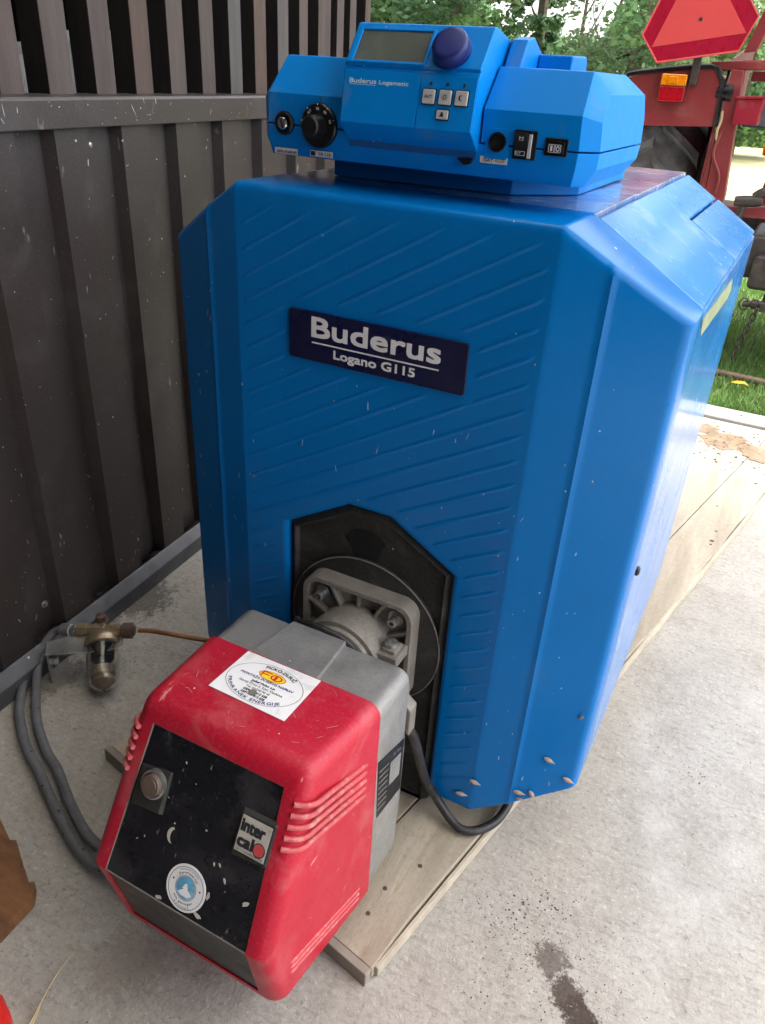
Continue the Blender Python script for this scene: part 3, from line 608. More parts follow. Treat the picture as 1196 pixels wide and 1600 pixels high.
# display: raised bezel with sunken screen
mb = MB()
for (u0, u1, v0, v1) in ((-.066, -.0595, .0015, .038), (.0135, .0165, .0015, .038), (-.0595, .0135, .0015, .0042), (-.0595, .0135, .0352, .038)): mb.obox(UO, X, UV, UN, u0, u1, v0, v1, -.0005, .0022)
bez = mb.build('display_bezel', 'blue_plastic', cons, bevel=.0007)
mb = MB(); mb.prism(rrect(-.0592, .0132, .0044, .0350, .001), UO, X, UV, UN, .0004, .0009); mb.build('screen', 'lcd', bez)
mb = MB(); p = UO+X*.0385+UV*.0172; mb.rev(p, p+UN, [(0, .0178), (.003, .0180), (.0035, .0172), (.0105, .0167), (.0125, .0154), (.0130, .0118)], 40); mb.build('rotary_knob', 'navy_plastic', cons, smooth=True, angle=50)
# lower flap and key field
mb = MB(); mb.obox(LO, X, LV, LN, -.0668, .0134, .0008, .0462, -.0005, .0011); mb.build('flap', 'blue_plastic', cons, bevel=.0006)
mb = MB(); mb.obox(LO, X, LV, LN, .0142, .0705, .0008, .0462, -.0005, .0010); kf = mb.build('key_field', 'blue_plastic', cons, bevel=.0006)
mb = MB(); letter(mb, 'Buderus', LO, X, LV, -.0603, .0352, .0040, .0288, h=.0013, bold=.00018); letter(mb, 'Logamatic', LO, X, LV, -.0282, .0352, .0033, .0305, h=.0013, bold=.00014)
mb.obox(LO, X, LV, LN, -.0603, -.0318, .0338, .0342, .0012, .0013); mb.build('lettering', 'pale_print', cons)
for i, (u, v_, hw, hh, sy) in enumerate(((.0252, .0279, .0060, .0060, 'AUT'), (.0417, .0280, .0060, .0060, 'sun'), (.0578, .0282, .0060, .0060, 'moon'), (.0411, .0138, .0058, .0038, 'tap'))):
    mb = MB(); mb.prism(rrect(u-hw-.0009, u+hw+.0009, v_-hh-.0009, v_+hh+.0009, .0012), LO, X, LV, LN, .0008, .0014); fr = mb.build('key_frame', 'black_plastic', kf)
    mb = MB(); mb.prism(rrect(u-hw, u+hw, v_-hh, v_+hh, .001), LO, X, LV, LN, .0010, .0034); key = mb.build('key', 'grey_button', kf, bevel=.0007)
    mb = MB()
    if sy == 'AUT': letter(mb, 'AUT', LO, X, LV, u-.0038, v_-.0013, .0026, .0076, h=.0036, bold=.0001)
    elif sy == 'sun':
        disc(mb, LO, X, LV, u, v_, .0018, .0018, .0036, 20, .65)
        for k in range(8): a = k*math.pi/4; mb.obox(LO+X*u+LV*v_, X*math.cos(a)+LV*math.sin(a), LV*math.cos(a)-X*math.sin(a), LN, .0023, .0033, -.0002, .0002, .0035, .0036)
    elif sy == 'moon':
        n = 14; o1 = [(u+.0024*math.cos(R(50+260*k/n)), v_+.0024*math.sin(R(50+260*k/n))) for k in range(n+1)]; o2 = [(u+.0010+.0019*math.cos(R(60+240*k/n)), v_+.0019*math.sin(R(60+240*k/n))) for k in range(n+1)]
        mb.add([LO+X*p[0]+LV*p[1]+LN*.0036 for p in o1+o2], [(k, k+1, n+2+k, n+1+k) for k in range(n)])
    else:
        mb.add([LO+X*p[0]+LV*p[1]+LN*.0036 for p in ((u-.0022, v_-.0018), (u+.0022, v_-.0018), (u+.0009, v_+.002), (u-.0009, v_+.002))], [(0, 1, 2, 3)])
    mb.build('key_symbol', 'dark_print', kf)
for u in (.0255, .0422, .0586):
    mb = MB(); p = LO+X*u+LV*.0388; mb.rev(p, p+LN, [(0, .0015), (.0014, .0015), (.0018, .0009)], 12); mb.build('indicator', 'dark_print', kf, smooth=True)
# thermostat dial
mb = MB(); p = FO+X*-.1027+Z*.0308; mb.rev(p, p-Y, [(0, .0208), (.004, .0208), (.0052, .0196), (.0056, .0112), (.007, .0110), (.020, .0100), (.0215, .0085)], 44); dial = mb.build('thermostat_dial', 'black_plastic', unit, smooth=True, angle=30)
mb = MB(); DO = p-Y*.0058
for s_, a in (('30', 168), ('AUT', 128), ('70', 90), ('80', 55), ('50', 18)):
    aa = R(a); q = (.0158*math.cos(aa), .0158*math.sin(aa)); wl = .0052 if s_ == 'AUT' else .0034; rot = aa-math.pi/2
    letter(mb, s_, DO, X, Z, q[0]-wl/2*math.cos(rot)+.0012*math.sin(rot), q[1]-wl/2*math.sin(rot)-.0012*math.cos(rot), .0023, wl, h=.0002, ang=rot, bold=.0001)
    mb.obox(DO, X*math.cos(aa)+Z*math.sin(aa), Z*math.cos(aa)-X*math.sin(aa), -Y, .0190, .0204, -.0002, .0002, -.0006, .0003)
mb.build('dial_scale', 'white_print', dial)
mb = MB(); mb.obox(FO, X, Z, -Y, -.1030, -.1026, .0520, .0575, .0, .0003); mb.build('dial_mark', 'dark_print', unit)
# fuse holder
mb = MB(); p = FO+X*-.1455+Z*.0302; mb.rev(p, p-Y, [(0, .0112), (.003, .0112), (.0042, .0098), (.0042, .0080), (.002, .0075)], 28); fu = mb.build('fuse_holder', 'black_plastic', unit, smooth=True, angle=30)
mb = MB(); mb.rev(p-Y*.002, p-Y, [(0, .0062), (.004, .0060), (.005, .0048)], 20); mb.build('fuse_cap', 'chrome', fu, smooth=True, angle=40)
mb = MB(); mb.obox(p, (X+Z*.4).normalized(), (Z-X*.4).normalized(), -Y, -.0012, .0012, -.005, .005, .0065, .0074); mb.build('fuse_slot', 'dark_print', fu)
# test socket, two rocker switches
mb = MB(); mb.prism(rrect(.0780, .1012, .0170, .0430, .001), FO, X, Z, -Y, 0, .0006); so = mb.build('socket_plate', 'blue_plastic', unit, bevel=.0004)
mb = MB(); p = FO+X*.0903+Z*.0315; mb.rev(p, p-Y, [(0, .0085), (.0022, .0085), (.0026, .0075), (.0010, .0070), (.0009, .001)], 28); mb.build('socket_rim', 'black_plastic', so, smooth=True, angle=30)
mb = MB(); mb.prism(rrect(.1060, .1280, .0192, .0434, .001), FO, X, Z, -Y, 0, .0018); sw = mb.build('switch_frame', 'black_plastic', unit, bevel=.0006)
mb = MB(); mb.prism([(.0210, .0026), (.0312, .0036), (.0418, .0072), (.0418, .0015), (.0210, .0015)], FO+X*.1078, Z, -Y, X, 0, .0125); mb.build('rocker', 'black_plastic', sw, bevel=.0005)
mb = MB(); mb.obox(FO, X, Z, -Y, .1209, .1240, .0205, .0405, .0018, .0046); mb.build('rocker_side', 'grey_button', sw, bevel=.0006)
mb = MB()
for (u0, u1, v0, v1) in ((.1095, .1099, .0225, .0262), (.1183, .1187, .0225, .0262), (.1095, .1187, .0225, .0228), (.1095, .1187, .0259, .0262), (.1126, .1166, .0352, .0355), (.1126, .1129, .0352, .0385), (.1163, .1166, .0352, .0385)): mb.obox(FO, X, Z, -Y, u0, u1, v0, v1, .0040 if v0 < .03 else .0062, .0043 if v0 < .03 else .0065)
letter(mb, 'AUT', FO, X, Z, .1100, .0233, .0020, .0050, h=.0042); letter(mb, 'M', FO, X, Z, .1132, .0362, .0020, .0026, h=.0064); mb.build('rocker_print', 'white_print', sw)
mb = MB(); mb.prism(rrect(.1358, .1570, .0246, .0392, .001), FO, X, Z, -Y, 0, .0018); sw2 = mb.build('switch_frame', 'black_plastic', unit, bevel=.0006)
mb = MB(); mb.prism([(.1385, .0022), (.1463, .0032), (.1545, .0056), (.1545, .0015), (.1385, .0015)], FO+Z*.0268, X, -Y, Z, 0, .0102); mb.build('rocker', 'black_plastic', sw2, bevel=.0005)
mb = MB()
for u0 in (.1408, .1468): 
    for (a0, a1, b0, b1) in ((0, .0054, 0, .0004), (0, .0054, .0062, .0066), (0, .0004, 0, .0066), (.0050, .0054, 0, .0066)): mb.obox(FO, X, Z, -Y, u0+a0, u0+a1, .0278+b0, .0278+b1, .0058, .0061)
mb.obox(FO, X, Z, -Y, .1426, .1444, .0290, .0334, .0058, .0061); disc(mb, FO, X, Z, .1495, .0311, .0016, .0024, .0061, 20, .6); mb.build('rocker_print', 'white_print', sw2)
for (u0, u1, v0, s_, pre) in ((-.1590, -.1305, .0005, '|', 2), (-.1146, -.0872, .0012, 'TR 110', 1), (.0748, .1018, .0125, '10AT', 0)):
    mb = MB(); mb.obox(FO, X, Z, -Y, u0, u1, v0+.0005, v0+.0062, .0, .0005); lb = mb.build('label_strip', 'cream_label', unit)
    mb = MB()
    if pre == 2:
        x_ = u0+.003
        for k in range(15):
            wd = rng.uniform(.0006, .0013); mb.obox(FO, X, Z, -Y, x_, x_+wd, v0+.0014, v0+.0014+rng.uniform(.0016, .0028), .0006, .0008); x_ += wd+rng.uniform(.0004, .001)
        mb.build('label_print', 'dark_print', lb); continue
    letter(mb, s_, FO, X, Z, u0+(.010 if pre else .003), v0+.0018, .0028, (u1-u0)*(.55 if pre else .7) if s_ != '10AT' else .010, h=.0007, bold=.0001)
    if pre: mb.obox(FO, X, Z, -Y, u0+.001, u0+.0065, v0+.0012, v0+.0055, .0005, .0007)
    if s_ == '10AT':
        for q in ((.016, .0235, .0015, .0018), (.016, .0235, .0042, .0045), (.016, .0163, .0015, .0045), (.0232, .0235, .0015, .0045), (.0135, .0258, .0029, .0031)): mb.obox(FO, X, Z, -Y, u0+q[0], u0+q[1], v0+.0005+q[2], v0+.0005+q[3], .0006, .0008)
    mb.build('label_print', 'dark_print', lb)
# dark recess under the console
mb = MB(); mb.obox(FO, X, Z, -Y, -.0672, .0700, .0155, .0285, .0002, .0008); mb.build('recess', 'blue_plastic_dark', unit)
mb = MB(); mb.prism([(.052, .0150), (.069, .0165), (.066, .0105), (.060, .0095)], FO, X, Z, -Y, .0004, .004); mb.build('latch', 'black_plastic', unit, bevel=.0005)

# ------------------------------------------------------------------ burner
burner = thing('oil_burner', (0, -.26, .03), 'red and grey oil burner with black front panel mounted on the boiler', 'burner')
PR = [(-.166, .354, .1130), (-.281, .361, .1020), (-.373, .199, .1120), (-.347, .076, .1080), (-.166, .031, .1130)]   # y, z, half width (rear top, top front, nose, chin, rear bottom)
def red_cover():
    bm = bmesh.new(); L_ = [bm.verts.new((-w2, y, z)) for y, z, w2 in PR]; Rr = [bm.verts.new((w2, y, z)) for y, z, w2 in PR]
    fs = [bm.faces.new(L_[::-1]), bm.faces.new(Rr)]
    for i in range(5): fs.append(bm.faces.new((L_[i], L_[(i+1) % 5], Rr[(i+1) % 5], Rr[i])))
    bmesh.ops.recalc_face_normals(bm, faces=bm.faces); bm.edges.ensure_lookup_table()
    def edge(a, b): return [e for e in bm.edges if set(e.verts) == {a, b}][0]
    big = [edge(S[i], S[i+1]) for S in (L_, Rr) for i in range(4)]+[edge(L_[1], Rr[1]), edge(L_[3], Rr[3])]
    fold = edge(L_[2], Rr[2])
    bmesh.ops.bevel(bm, geom=big, offset=.0165, segments=6, profile=.5, affect='EDGES', clamp_overlap=True)
    bm.faces.ensure_lookup_table()
    # recessed field for the front panel: the two large front faces
    nf = Vector((0, -.87, .493)); nl = Vector((0, -.978, -.207))
    ff = max((f for f in bm.faces if f.normal.dot(nf) > .97), key=lambda f: f.calc_area()); fl = max((f for f in bm.faces if f.normal.dot(nl) > .97), key=lambda f: f.calc_area())
    bmesh.ops.inset_region(bm, faces=[ff, fl], thickness=.0075, depth=0, use_even_offset=True)
    pan = [[v.co.copy() for v in f.verts] for f in (ff, fl)]
    ex = bmesh.ops.extrude_face_region(bm, geom=[ff, fl]); vv = [g for g in ex['geom'] if isinstance(g, bmesh.types.BMVert)]
    bmesh.ops.translate(bm, verts=vv, vec=(0, .006, -.001)); bmesh.ops.delete(bm, geom=[f for f in (ff, fl) if f.is_valid], context='FACES')
    c = Vector((0, -.27, .2)); bmesh.ops.translate(bm, verts=bm.verts, vec=-c)
    me = bpy.data.meshes.new('red_cover'); bmesh.ops.recalc_face_normals(bm, faces=bm.faces)
    for f in bm.faces: f.smooth = True
    for e in bm.edges:
        if len(e.link_faces) == 2 and e.calc_face_angle(0) > R(32): e.smooth = False
    bm.to_mesh(me); bm.free(); me.materials.append(MATS['red_plastic'])
    o = bpy.data.objects.new('red_cover', me); col.objects.link(o); o.parent = burner; o.location = c-WL[burner.name]; WL[o.name] = c
    return o, pan
cover, pan = red_cover()
# black front panel fills the recess, 1.5 mm below the rim, folded at the nose
P1 = Vector((0, -.373, .199)); P0 = Vector((0, -.281, .361)); PV = (P0-P1).normalized(); PN = X.cross(PV)
Q1 = Vector((0, -.347, .076)); PV2 = (P1-Q1).normalized(); PN2 = X.cross(PV2)
def shrink(vs, n, k=.0007, d=.0016):
    c = sum(vs, Vector())/len(vs); return [p+(c-p).normalized()*k-n*d for p in vs]
mb = MB(); a = shrink(pan[0], PN); mb.add(a, [tuple(range(len(a)))]); panel = mb.build('front_panel', 'black_panel', burner)
mb = MB(); a = shrink(pan[1], PN2); mb.add(a, [tuple(range(len(a)))]); mb.build('lower_front_panel', 'charcoal_panel', burner)
PO = P1-PN*.0016                          # panel plane: PO + X*u + PV*v
# dusty edge line round the panel
mb = MB(); rim = [p for p in pan[0]]+[]
mb.tube([pan[0][i]-PN*.0012 for i in range(len(pan[0]))]+[pan[0][0]-PN*.0012], .0011, 6, 1); mb.build('panel_gasket', 'dust_line', panel, smooth=True)
# sight window with raised square housing
mb = MB(); q = [(-.0795, .0765), (-.0405, .0795), (-.0415, .1245), (-.0795, .1195)]
v = [PO+X*p[0]+PV*p[1]+PN*.0001 for p in q]+[PO+X*(p[0]*.9-.006)+PV*(p[1]*.9+.0105)+PN*(.0055 if p[1] < .1 else .002) for p in q]
mb.add(v, [(4, 5, 6, 7)]+[(i, (i+1) % 4, (i+1) % 4+4, i+4) for i in range(4)]); bh = mb.build('button_housing', 'charcoal_panel', panel, bevel=.0012)
p = PO+X*-.0575+PV*.1065+PN*.0038; mb = MB(); mb.rev(p, p+PN, [(-.003, .0150), (.0030, .0146), (.0036, .0136), (.0036, .0118), (-.0005, .0114)], 32, False); mb.build('button_ring', 'steel', bh, smooth=True, angle=30)
p = p+X*.0012+PV*.0008; mb = MB(); mb.rev(p, p+PN, [(-.002, .0110), (.0066, .0108), (.0082, .0098), (.0080, .0072), (.0086, .0068), (.0086, .002)], 32); mb.build('reset_button', 'amber_button', bh, smooth=True, angle=35)
mb = MB(); n = 20; mb.prism([(-.0222+.0072*math.cos(2*math.pi*k/n), .067+.0084*math.sin(2*math.pi*k/n)) for k in range(n)], PO, X, PV, PN, .0001, .0003); sdm = mb.build('hole_shade', 'soot_shade', panel)  # flat black disc painted as the shade inside a shallow hole
o1 = [(-.0222+.0072*math.cos(R(100+170*k/12)), .067+.0084*math.sin(R(100+170*k/12))) for k in range(13)]; o2 = [(-.0212+.0042*math.cos(R(105+160*k/12)), .0665+.0072*math.sin(R(105+160*k/12))) for k in range(13)]
mb = MB(); mb.add([PO+X*p_[0]+PV*p_[1]+PN*.0006 for p_ in o1+o2], [(k, k+1, 14+k, 13+k) for k in range(12)]); mb.build('hole_lit_side', 'badge_beige', sdm)  # beige crescent painted as the lit side of the hole
# name badge in raised frame
mb = MB(); q = [(.0435, .0795), (.0850, .0825), (.0850, .1285), (.0445, .1275)]
v = [PO+X*p_[0]+PV*p_[1]+PN*.0001 for p_ in q]+[PO+X*(.0645+(p_[0]-.0645)*.90)+PV*(.1055+(p_[1]-.1055)*.86)+PN*.0042 for p_ in q]
mb.add(v, [(4, 5, 6, 7)]+[(i, (i+1) % 4, (i+1) % 4+4, i+4) for i in range(4)]); bd = mb.build('badge_frame', 'charcoal_panel', panel, bevel=.001)
BG = PO+PN*.0042; mb = MB(); mb.prism([(.0478, .0880), (.0812, .0880), (.0812, .1228), (.0478, .1228)], BG, X, PV, PN, .0001, .0007); bp_ = mb.build('badge_plate', 'badge_beige', bd)
mb = MB(); g = BG+PN*.0007
letter(mb, 'inter', g, X, PV, .0494, .1086, .0118, .0258, h=.0002, bold=.00075); letter(mb, 'cal', g, X, PV, .0494, .0938, .0110, .0168, h=.0002, bold=.0008)
disc(mb, g, X, PV, .0734, .0976, .0068, .0070, .0002, 36, .84); letter(mb, 'ÖL + GASBRENNER', g, X, PV, .0496, .0892, .0022, .0300, h=.0002); disc(mb, g, X, PV, .0788, .1188, .0010, .0010, .0002, 14, .7)
mb.build('badge_lettering', 'dark_print', bp_)
mb = MB(); disc(mb, g, X, PV, .0734, .0976, .0054, .0056, .0003, 32); mb.build('badge_dot', 'badge_red', bp_)
# round sticker
SU, SV = .0075, .0262; mb = MB(); n = 44; mb.prism([(SU+.0232*math.cos(2*math.pi*k/n), SV+.0232*math.sin(2*math.pi*k/n)) for k in range(n)], PO, X, PV, PN, .0001, .0006); st = mb.build('round_sticker', 'sticker_white', panel)
mb = MB(); disc(mb, PO, X, PV, SU, SV, .0112, .0112, .0008, 36); mb.build('sticker_centre', 'sticker_cyan', st)
mb = MB(); disc(mb, PO, X, PV, SU, SV, .0208, .0208, .0008, 44, .975); disc(mb, PO, X, PV, SU, SV, .0122, .0122, .0008, 44, .96)
def arc(mb, s, O, U, V, cu, cv, ru, rv, a0, a1, cap, h, inside=False, bold=0):
    ws = []
    for ch in s:
        if ch == ' ': ws.append(.35); continue
        v, f = glyphs(ch); ws.append(max(p[0] for p in v)-min(p[0] for p in v)+.13)
    # walk the ellipse by true arc length
    M_ = 400; th = [R(a0+(a1-a0)*k/M_) for k in range(M_+1)]; cum = [0]
    for k in range(M_): cum.append(cum[-1]+math.hypot(ru*(math.cos(th[k+1])-math.cos(th[k])), rv*(math.sin(th[k+1])-math.sin(th[k]))))
    tot = sum(ws); pos = 0; sc = min(1.25, cum[-1]/(tot*cap/.7))
    for ch, wd_ in zip(s, ws):
        t = (pos+wd_/2)/tot*cum[-1]; pos += wd_
        if ch == ' ': continue
        a = float(np.interp(t, cum, th)); px, py = cu+ru*math.cos(a), cv+rv*math.sin(a); tx, ty = -ru*math.sin(a), rv*math.cos(a)
        if a1 < a0: tx, ty = -tx, -ty
        rot = math.atan2(ty, tx); wd = (wd_-.13)*cap/.7*sc
        letter(mb, ch, O, U, V, px-wd/2*math.cos(rot)+cap/2*math.sin(rot), py-wd/2*math.sin(rot)-cap/2*math.cos(rot), cap, wd, h=h, ang=rot, bold=bold)
arc(mb, 'Umweltschutz', PO, X, PV, SU, SV, .0186, .0186, 128, 52, .0021, .0008); arc(mb, 'Zertifizierter', PO, X, PV, SU, SV, .0150, .0150, 140, 40, .0022, .0008, bold=.00008)
arc(mb, 'mit geringer', PO, X, PV, SU, SV, .0150, .0150, 222, 318, .0022, .0008, bold=.00008); arc(mb, 'Emission', PO, X, PV, SU, SV, .0186, .0186, 240, 300, .0021, .0008)
for a in (168, 12): disc(mb, PO, X, PV, SU+.0165*math.cos(R(a)), SV+.0165*math.sin(R(a)), .001, .001, .0008, 10)
mb.build('sticker_print', 'dark_print', st)
mb = MB(); mb.prism([(SU-.008, SV-.006), (SU-.001, SV-.0005), (SU+.004, SV-.002), (SU+.0085, SV-.005), (SU+.004, SV-.0085), (SU-.004, SV-.0082)], PO, X, PV, PN, .0008, .0010); mb.add([PO+X*(SU+p_[0])+PV*(SV+p_[1])+PN*.0011 for p_ in ((-.004, -.001), (.003, -.001), (.0005, .005), (-.0015, .004))], [(0, 1, 2, 3)]); mb.build('sticker_emblem', 'sticker_white', st)
for u, v_, q_ in ((-.0190, .0035, 1.), (.0735, .0425, 1.1), (.033, .030, 1.), (.0270, .0075, 1.2), (.030, .062, .6), (.036, .064, .6), (.012, .088, .35), (-.03, .14, .4), (.046, .052, .7), (-.062, .046, .35), (-.054, .052, .3)):
    rr_ = random.Random(int(u*1e5)); ang = rr_.random()*3; mb = MB(); pl_ = []
    for k in range(9): a = 2*math.pi*k/9; q = .0034*q_*(.65+.5*rr_.random()); pl_.append((u+q*math.cos(a)*math.cos(ang)*1.3-q*math.sin(a)*math.sin(ang)*.6, v_+q*math.cos(a)*math.sin(ang)*1.3+q*math.sin(a)*math.cos(ang)*.6))
    mb.prism(pl_, PO, X, PV, PN, .0001, .0007); mb.build('mortar_splash', 'badge_beige', panel, bevel=.0003)
# company sticker on the top of the cover
T0 = Vector((0, -.166, .3545)); T1 = Vector((0, -.281, .3615)); TV = (T0-T1).normalized(); TN = X.cross(TV); TO = T0+TN*.0003    # u = x, v <= 0 towards the front
mb = MB(); mb.prism([(-.0525, -.0720), (.0430, -.0740), (.0410, -.0020), (-.0530, -.0030)], TO, X, TV, TN, 0, .0005); cs = mb.build('company_sticker', 'sticker_white', cover)
mb = MB(); cu, cv = -.0055, -.0395; disc(mb, TO, X, TV, cu, cv, .0445, .0305, .0008, 64, .988)
arc(mb, 'FICKO-DURIČ', TO, X, TV, cu, cv, .0385, .0262, 112, 48, .0042, .0008, bold=.00018)
for s_, v0, cap, wd, bo in (('Jožef Ficko s.p.', -.0420, .0030, .030, .00018), ('Gornji Črnci 3, 9261 Cankova', -.0472, .0031, .054, .00004), ('Tel. 02/540 90 45', -.0522, .0029, .029, .00004), ('GSM 041 612 628', -.0570, .0029, .029, .00018), ('GSM 031 812 628', -.0616, .0029, .029, .00018)): letter(mb, s_, TO, X, TV, cu-wd/2, v0, cap, wd, h=.0008, bold=bo)
mb.build('sticker_print', 'dark_print', cs)
mb = MB(); letter(mb, 'MONTAŽA IN SERVIS NAPRAV', TO, X, TV, cu-.033, -.0362, .0034, .066, h=.0008, bold=.00008); arc(mb, 'PRIHRANEK ENERGIJE', TO, X, TV, cu, cv, .0395, .0268, 198, 322, .0040, .0008, bold=.0001); mb.build('sticker_motto', 'navy_plastic', cs)
mb = MB(); disc(mb, TO, X, TV, cu+.001, -.0258, .0165, .0072, .0009, 40); yl = mb.build('sticker_logo', 'sticker_yellow', cs)
mb = MB(); disc(mb, TO, X, TV, cu+.001, -.0258, .0165, .0072, .0011, 40, .95); disc(mb, TO, X, TV, cu+.006, -.0258, .0072, .0046, .0011, 28, .72); mb.obox(TO, X, TV, TN, cu+.0035, cu+.0068, -.0302, -.0214, .0010, .0012)
mb.obox(TO, X, TV, TN, cu-.0115, cu-.0015, -.0225, -.0210, .0010, .0012); mb.obox(TO, X, TV, TN, cu-.0115, cu-.0035, -.0262, -.0250, .0010, .0012); mb.obox(TO, X, TV, TN, cu-.0125, cu-.0108, -.0302, -.0210, .0010, .0012); mb.build('logo_mark', 'sticker_red', yl)
mb = MB(); mb.prism([(-.011, -.0535), (-.006, -.0520), (-.003, -.0560), (-.004, -.0605), (-.0085, -.0620), (-.0125, -.0580)], TO, X, TV, TN, .0008, .0013); mb.build('dirt_mark', 'dusty_alu', cs)
pm('scratch_pale', (.50, .22, .22), .8, var=.2, vscale=200)
def on_red(r_):
    if r_.random() < .5:
        v0 = r_.uniform(-.105, -.004); u0 = r_.uniform(-.088, .09)
        if -.056 < u0 < .045 and v0 > -.078: return on_red(r_)
        return TO+X*u0+TV*v0, X, TV, TN
    y = r_.uniform(-.30, -.172); zz = r_.uniform(.10, .30); hw = float(np.interp(y, [-.373, -.281, -.166], [.1120, .1025, .1130])) if zz > .2 else float(np.interp(y, [-.373, -.166], [.1120, .1130]))
    if y < -.28 and zz > .28: return on_red(r_)
    return Vector((hw+.0001, y, zz)), Y, Z, X
flecks('scuffs', cover, 75, on_red, 'scratch_pale', .0002, .0005, .0015, .008, 6, 1.2, .0006)
# louvre ribs along the right side, wrapping onto the front corner
def louvre(zr, yr_, yf, sg, nm='louvre_rib', r0=.0027):
    mb = MB(); pts = []
    for k in range(9):
        y = yr_+(yf-yr_)*k/8; z = zr+(yr_-y)*.40; hw = float(np.interp(y, [-.373, -.166], [.1085, .1132]))
        pts.append((sg*(hw-.0016), y, z))
    e = pts[-1]; pts += [(sg*(abs(e[0])-.0055), e[1]-.010, e[2]+.0035), (sg*(abs(e[0])-.0150), e[1]-.0160, e[2]+.0055)]
    mb.tube(pts, r0, 8, 3); mb.build(nm, 'red_worn', cover, smooth=True)
for k in range(5): louvre(.289-.0118*k, -.190, -.283-.0055*k, 1); louvre(.289-.0118*k, -.190, -.283-.0055*k, -1)
for k in range(3): louvre(.079-.0085*k, -.190, -.325, 1, r0=.0022)
# grey cast body behind the cover
mb = MB(); prof = rrect(-.1130, .1130, .046, .3465, .016, 5); mb.prism(prof, (0, 0, 0), X, Z, -Y, .0945, .168); body = mb.build('cast_body', 'cast_alu', burner, bevel=.0025)
mb = MB(); mb.add([(x, y, z) for y, w0, w1 in ((-.167, -.0565, .0345), (-.0925, -.0445, .0285)) for x, z in ((w0, .345), (w1, .345), (w1-.001, .3505), (w0+.001, .3505))], [(0, 1, 2, 3), (4, 7, 6, 5), (0, 4, 5, 1), (1, 5, 6, 2), (2, 6, 7, 3), (3, 7, 4, 0)]); mb.build('lid', 'cast_alu', body, bevel=.001)
mb = MB(); mb.prism([(-.164, .268), (-.098, .246), (-.096, .160), (-.158, .172)], (.1131, 0, 0), Y, Z, X, 0, .0006); rl = mb.build('rating_label', 'black_plastic', body)
mb = MB(); o_ = Vector((.1138, 0, 0)); mb.prism([(-.132, .238), (-.104, .229), (-.104, .192), (-.132, .200)], o_, Y, Z, X, 0, .0002)
for k in range(8): mb.prism([(-.160, .250-k*.009), (-.137, .2425-k*.009), (-.137, .2410-k*.009), (-.160, .2485-k*.009)], o_, Y, Z, X, 0, .0002)
letter(mb, '78 VA', o_, Y, Z, -.128, .243, .005, .022, h=.0003, N=X, ang=-.3); mb.build('label_print', 'cast_alu', rl)
mb = MB(); mb.prism(rrect(-.104, .104, .060, .318, .02, 4), (0, 0, 0), X, Z, -Y, .070, .0945); mb.build('fan_housing', 'dusty_alu', body, bevel=.002)
mb = MB(); mb.prism([(.098, .255), (.1165, .245), (.1165, .285), (.098, .30)], (0, 0, 0), X, Z, -Y, .075, .0925); mb.build('cable_gland', 'dusty_alu', body, bevel=.002)
# blast tube and flange
tubeO = Vector((0, -.02, .2885)); mb = MB(); mb.rev((0, -.10, .2885), (0, 0, .2885), [(0, .0450), (.034, .0450), (.0345, .0470), (.0400, .0475), (.0405, .0535), (.0600, .0540), (.0615, .0505), (.0925, .0505)], 48); mb.build('blast_tube', 'dusty_alu', burner, smooth=True, angle=30)
fl = None
mb = MB(); out = rrect(-.0775, .0775, .2110, .3660, .022, 6); inn = rrect(-.0705, .0705, .2180, .3590, .0175, 6); k = len(out)
v = [(x, .0078, z) for x, z in out]+[(x, -.0205, z) for x, z in out]+[(x, -.0205, z) for x, z in inn]+[(x, -.0075, z) for x, z in inn]
mb.add(v, [(j*k+i, j*k+(i+1) % k, (j+1)*k+(i+1) % k, (j+1)*k+i) for j in range(3) for i in range(k)]+[tuple(range(3*k, 4*k))]); flange = mb.build('flange', 'dusty_alu', burner, bevel=.001)
for a in (45, 135, 225, 315):
    ca, sa = math.cos(R(a)), math.sin(R(a))
    for off in (-.24, .24):
        mb = MB(); d = Vector((math.cos(R(a)+off*1.2), 0, math.sin(R(a)+off*1.2))); e = Vector((-d.z, 0, d.x)); mb.obox((0, -.0074, .2885), d, e, -Y, .050, .083, -.0022, .0022, 0, .0105); mb.build('stiffener', 'dusty_alu', flange, bevel=.0008)
    c = Vector((.066*ca*1.12, -.0075, .2885+.066*sa*1.12*.98)); mb = MB(); mb.rev(c, c-Y, [(0, .0112), (.0050, .0106), (.0052, .0085), (.0065, .0085), (.0067, .0062), (.0165, .0060), (.0172, .0050), (.0172, .0032), (.0120, .0030)], 20); mb.build('bolt', 'steel', flange, smooth=True, angle=30)
for a in (90, 0, 180):
    mb = MB(); d = Vector((math.cos(R(a)), 0, math.sin(R(a)))); e = Vector((-d.z, 0, d.x)); mb.obox((0, -.0074, .2885), d, e, -Y, .050, .071, -.0018, .0018, 0, .008); mb.build('stiffener', 'dusty_alu', flange, bevel=.0006)
mb = MB(); mb.box(.044, .075, -.052, -.018, .298, .313); mb.box(.052, .070, -.046, -.024, .310, .318); cl = mb.build('clamp', 'dusty_alu', burner, bevel=.002)
mb = MB(); mb.rev((.060, -.036, .317), (.060, -.036, .34), [(0, .0075), (.007, .0075), (.0075, .006), (.0075, .0035), (.004, .003)], 16); mb.build('clamp_bolt', 'steel', cl, smooth=True, angle=30)

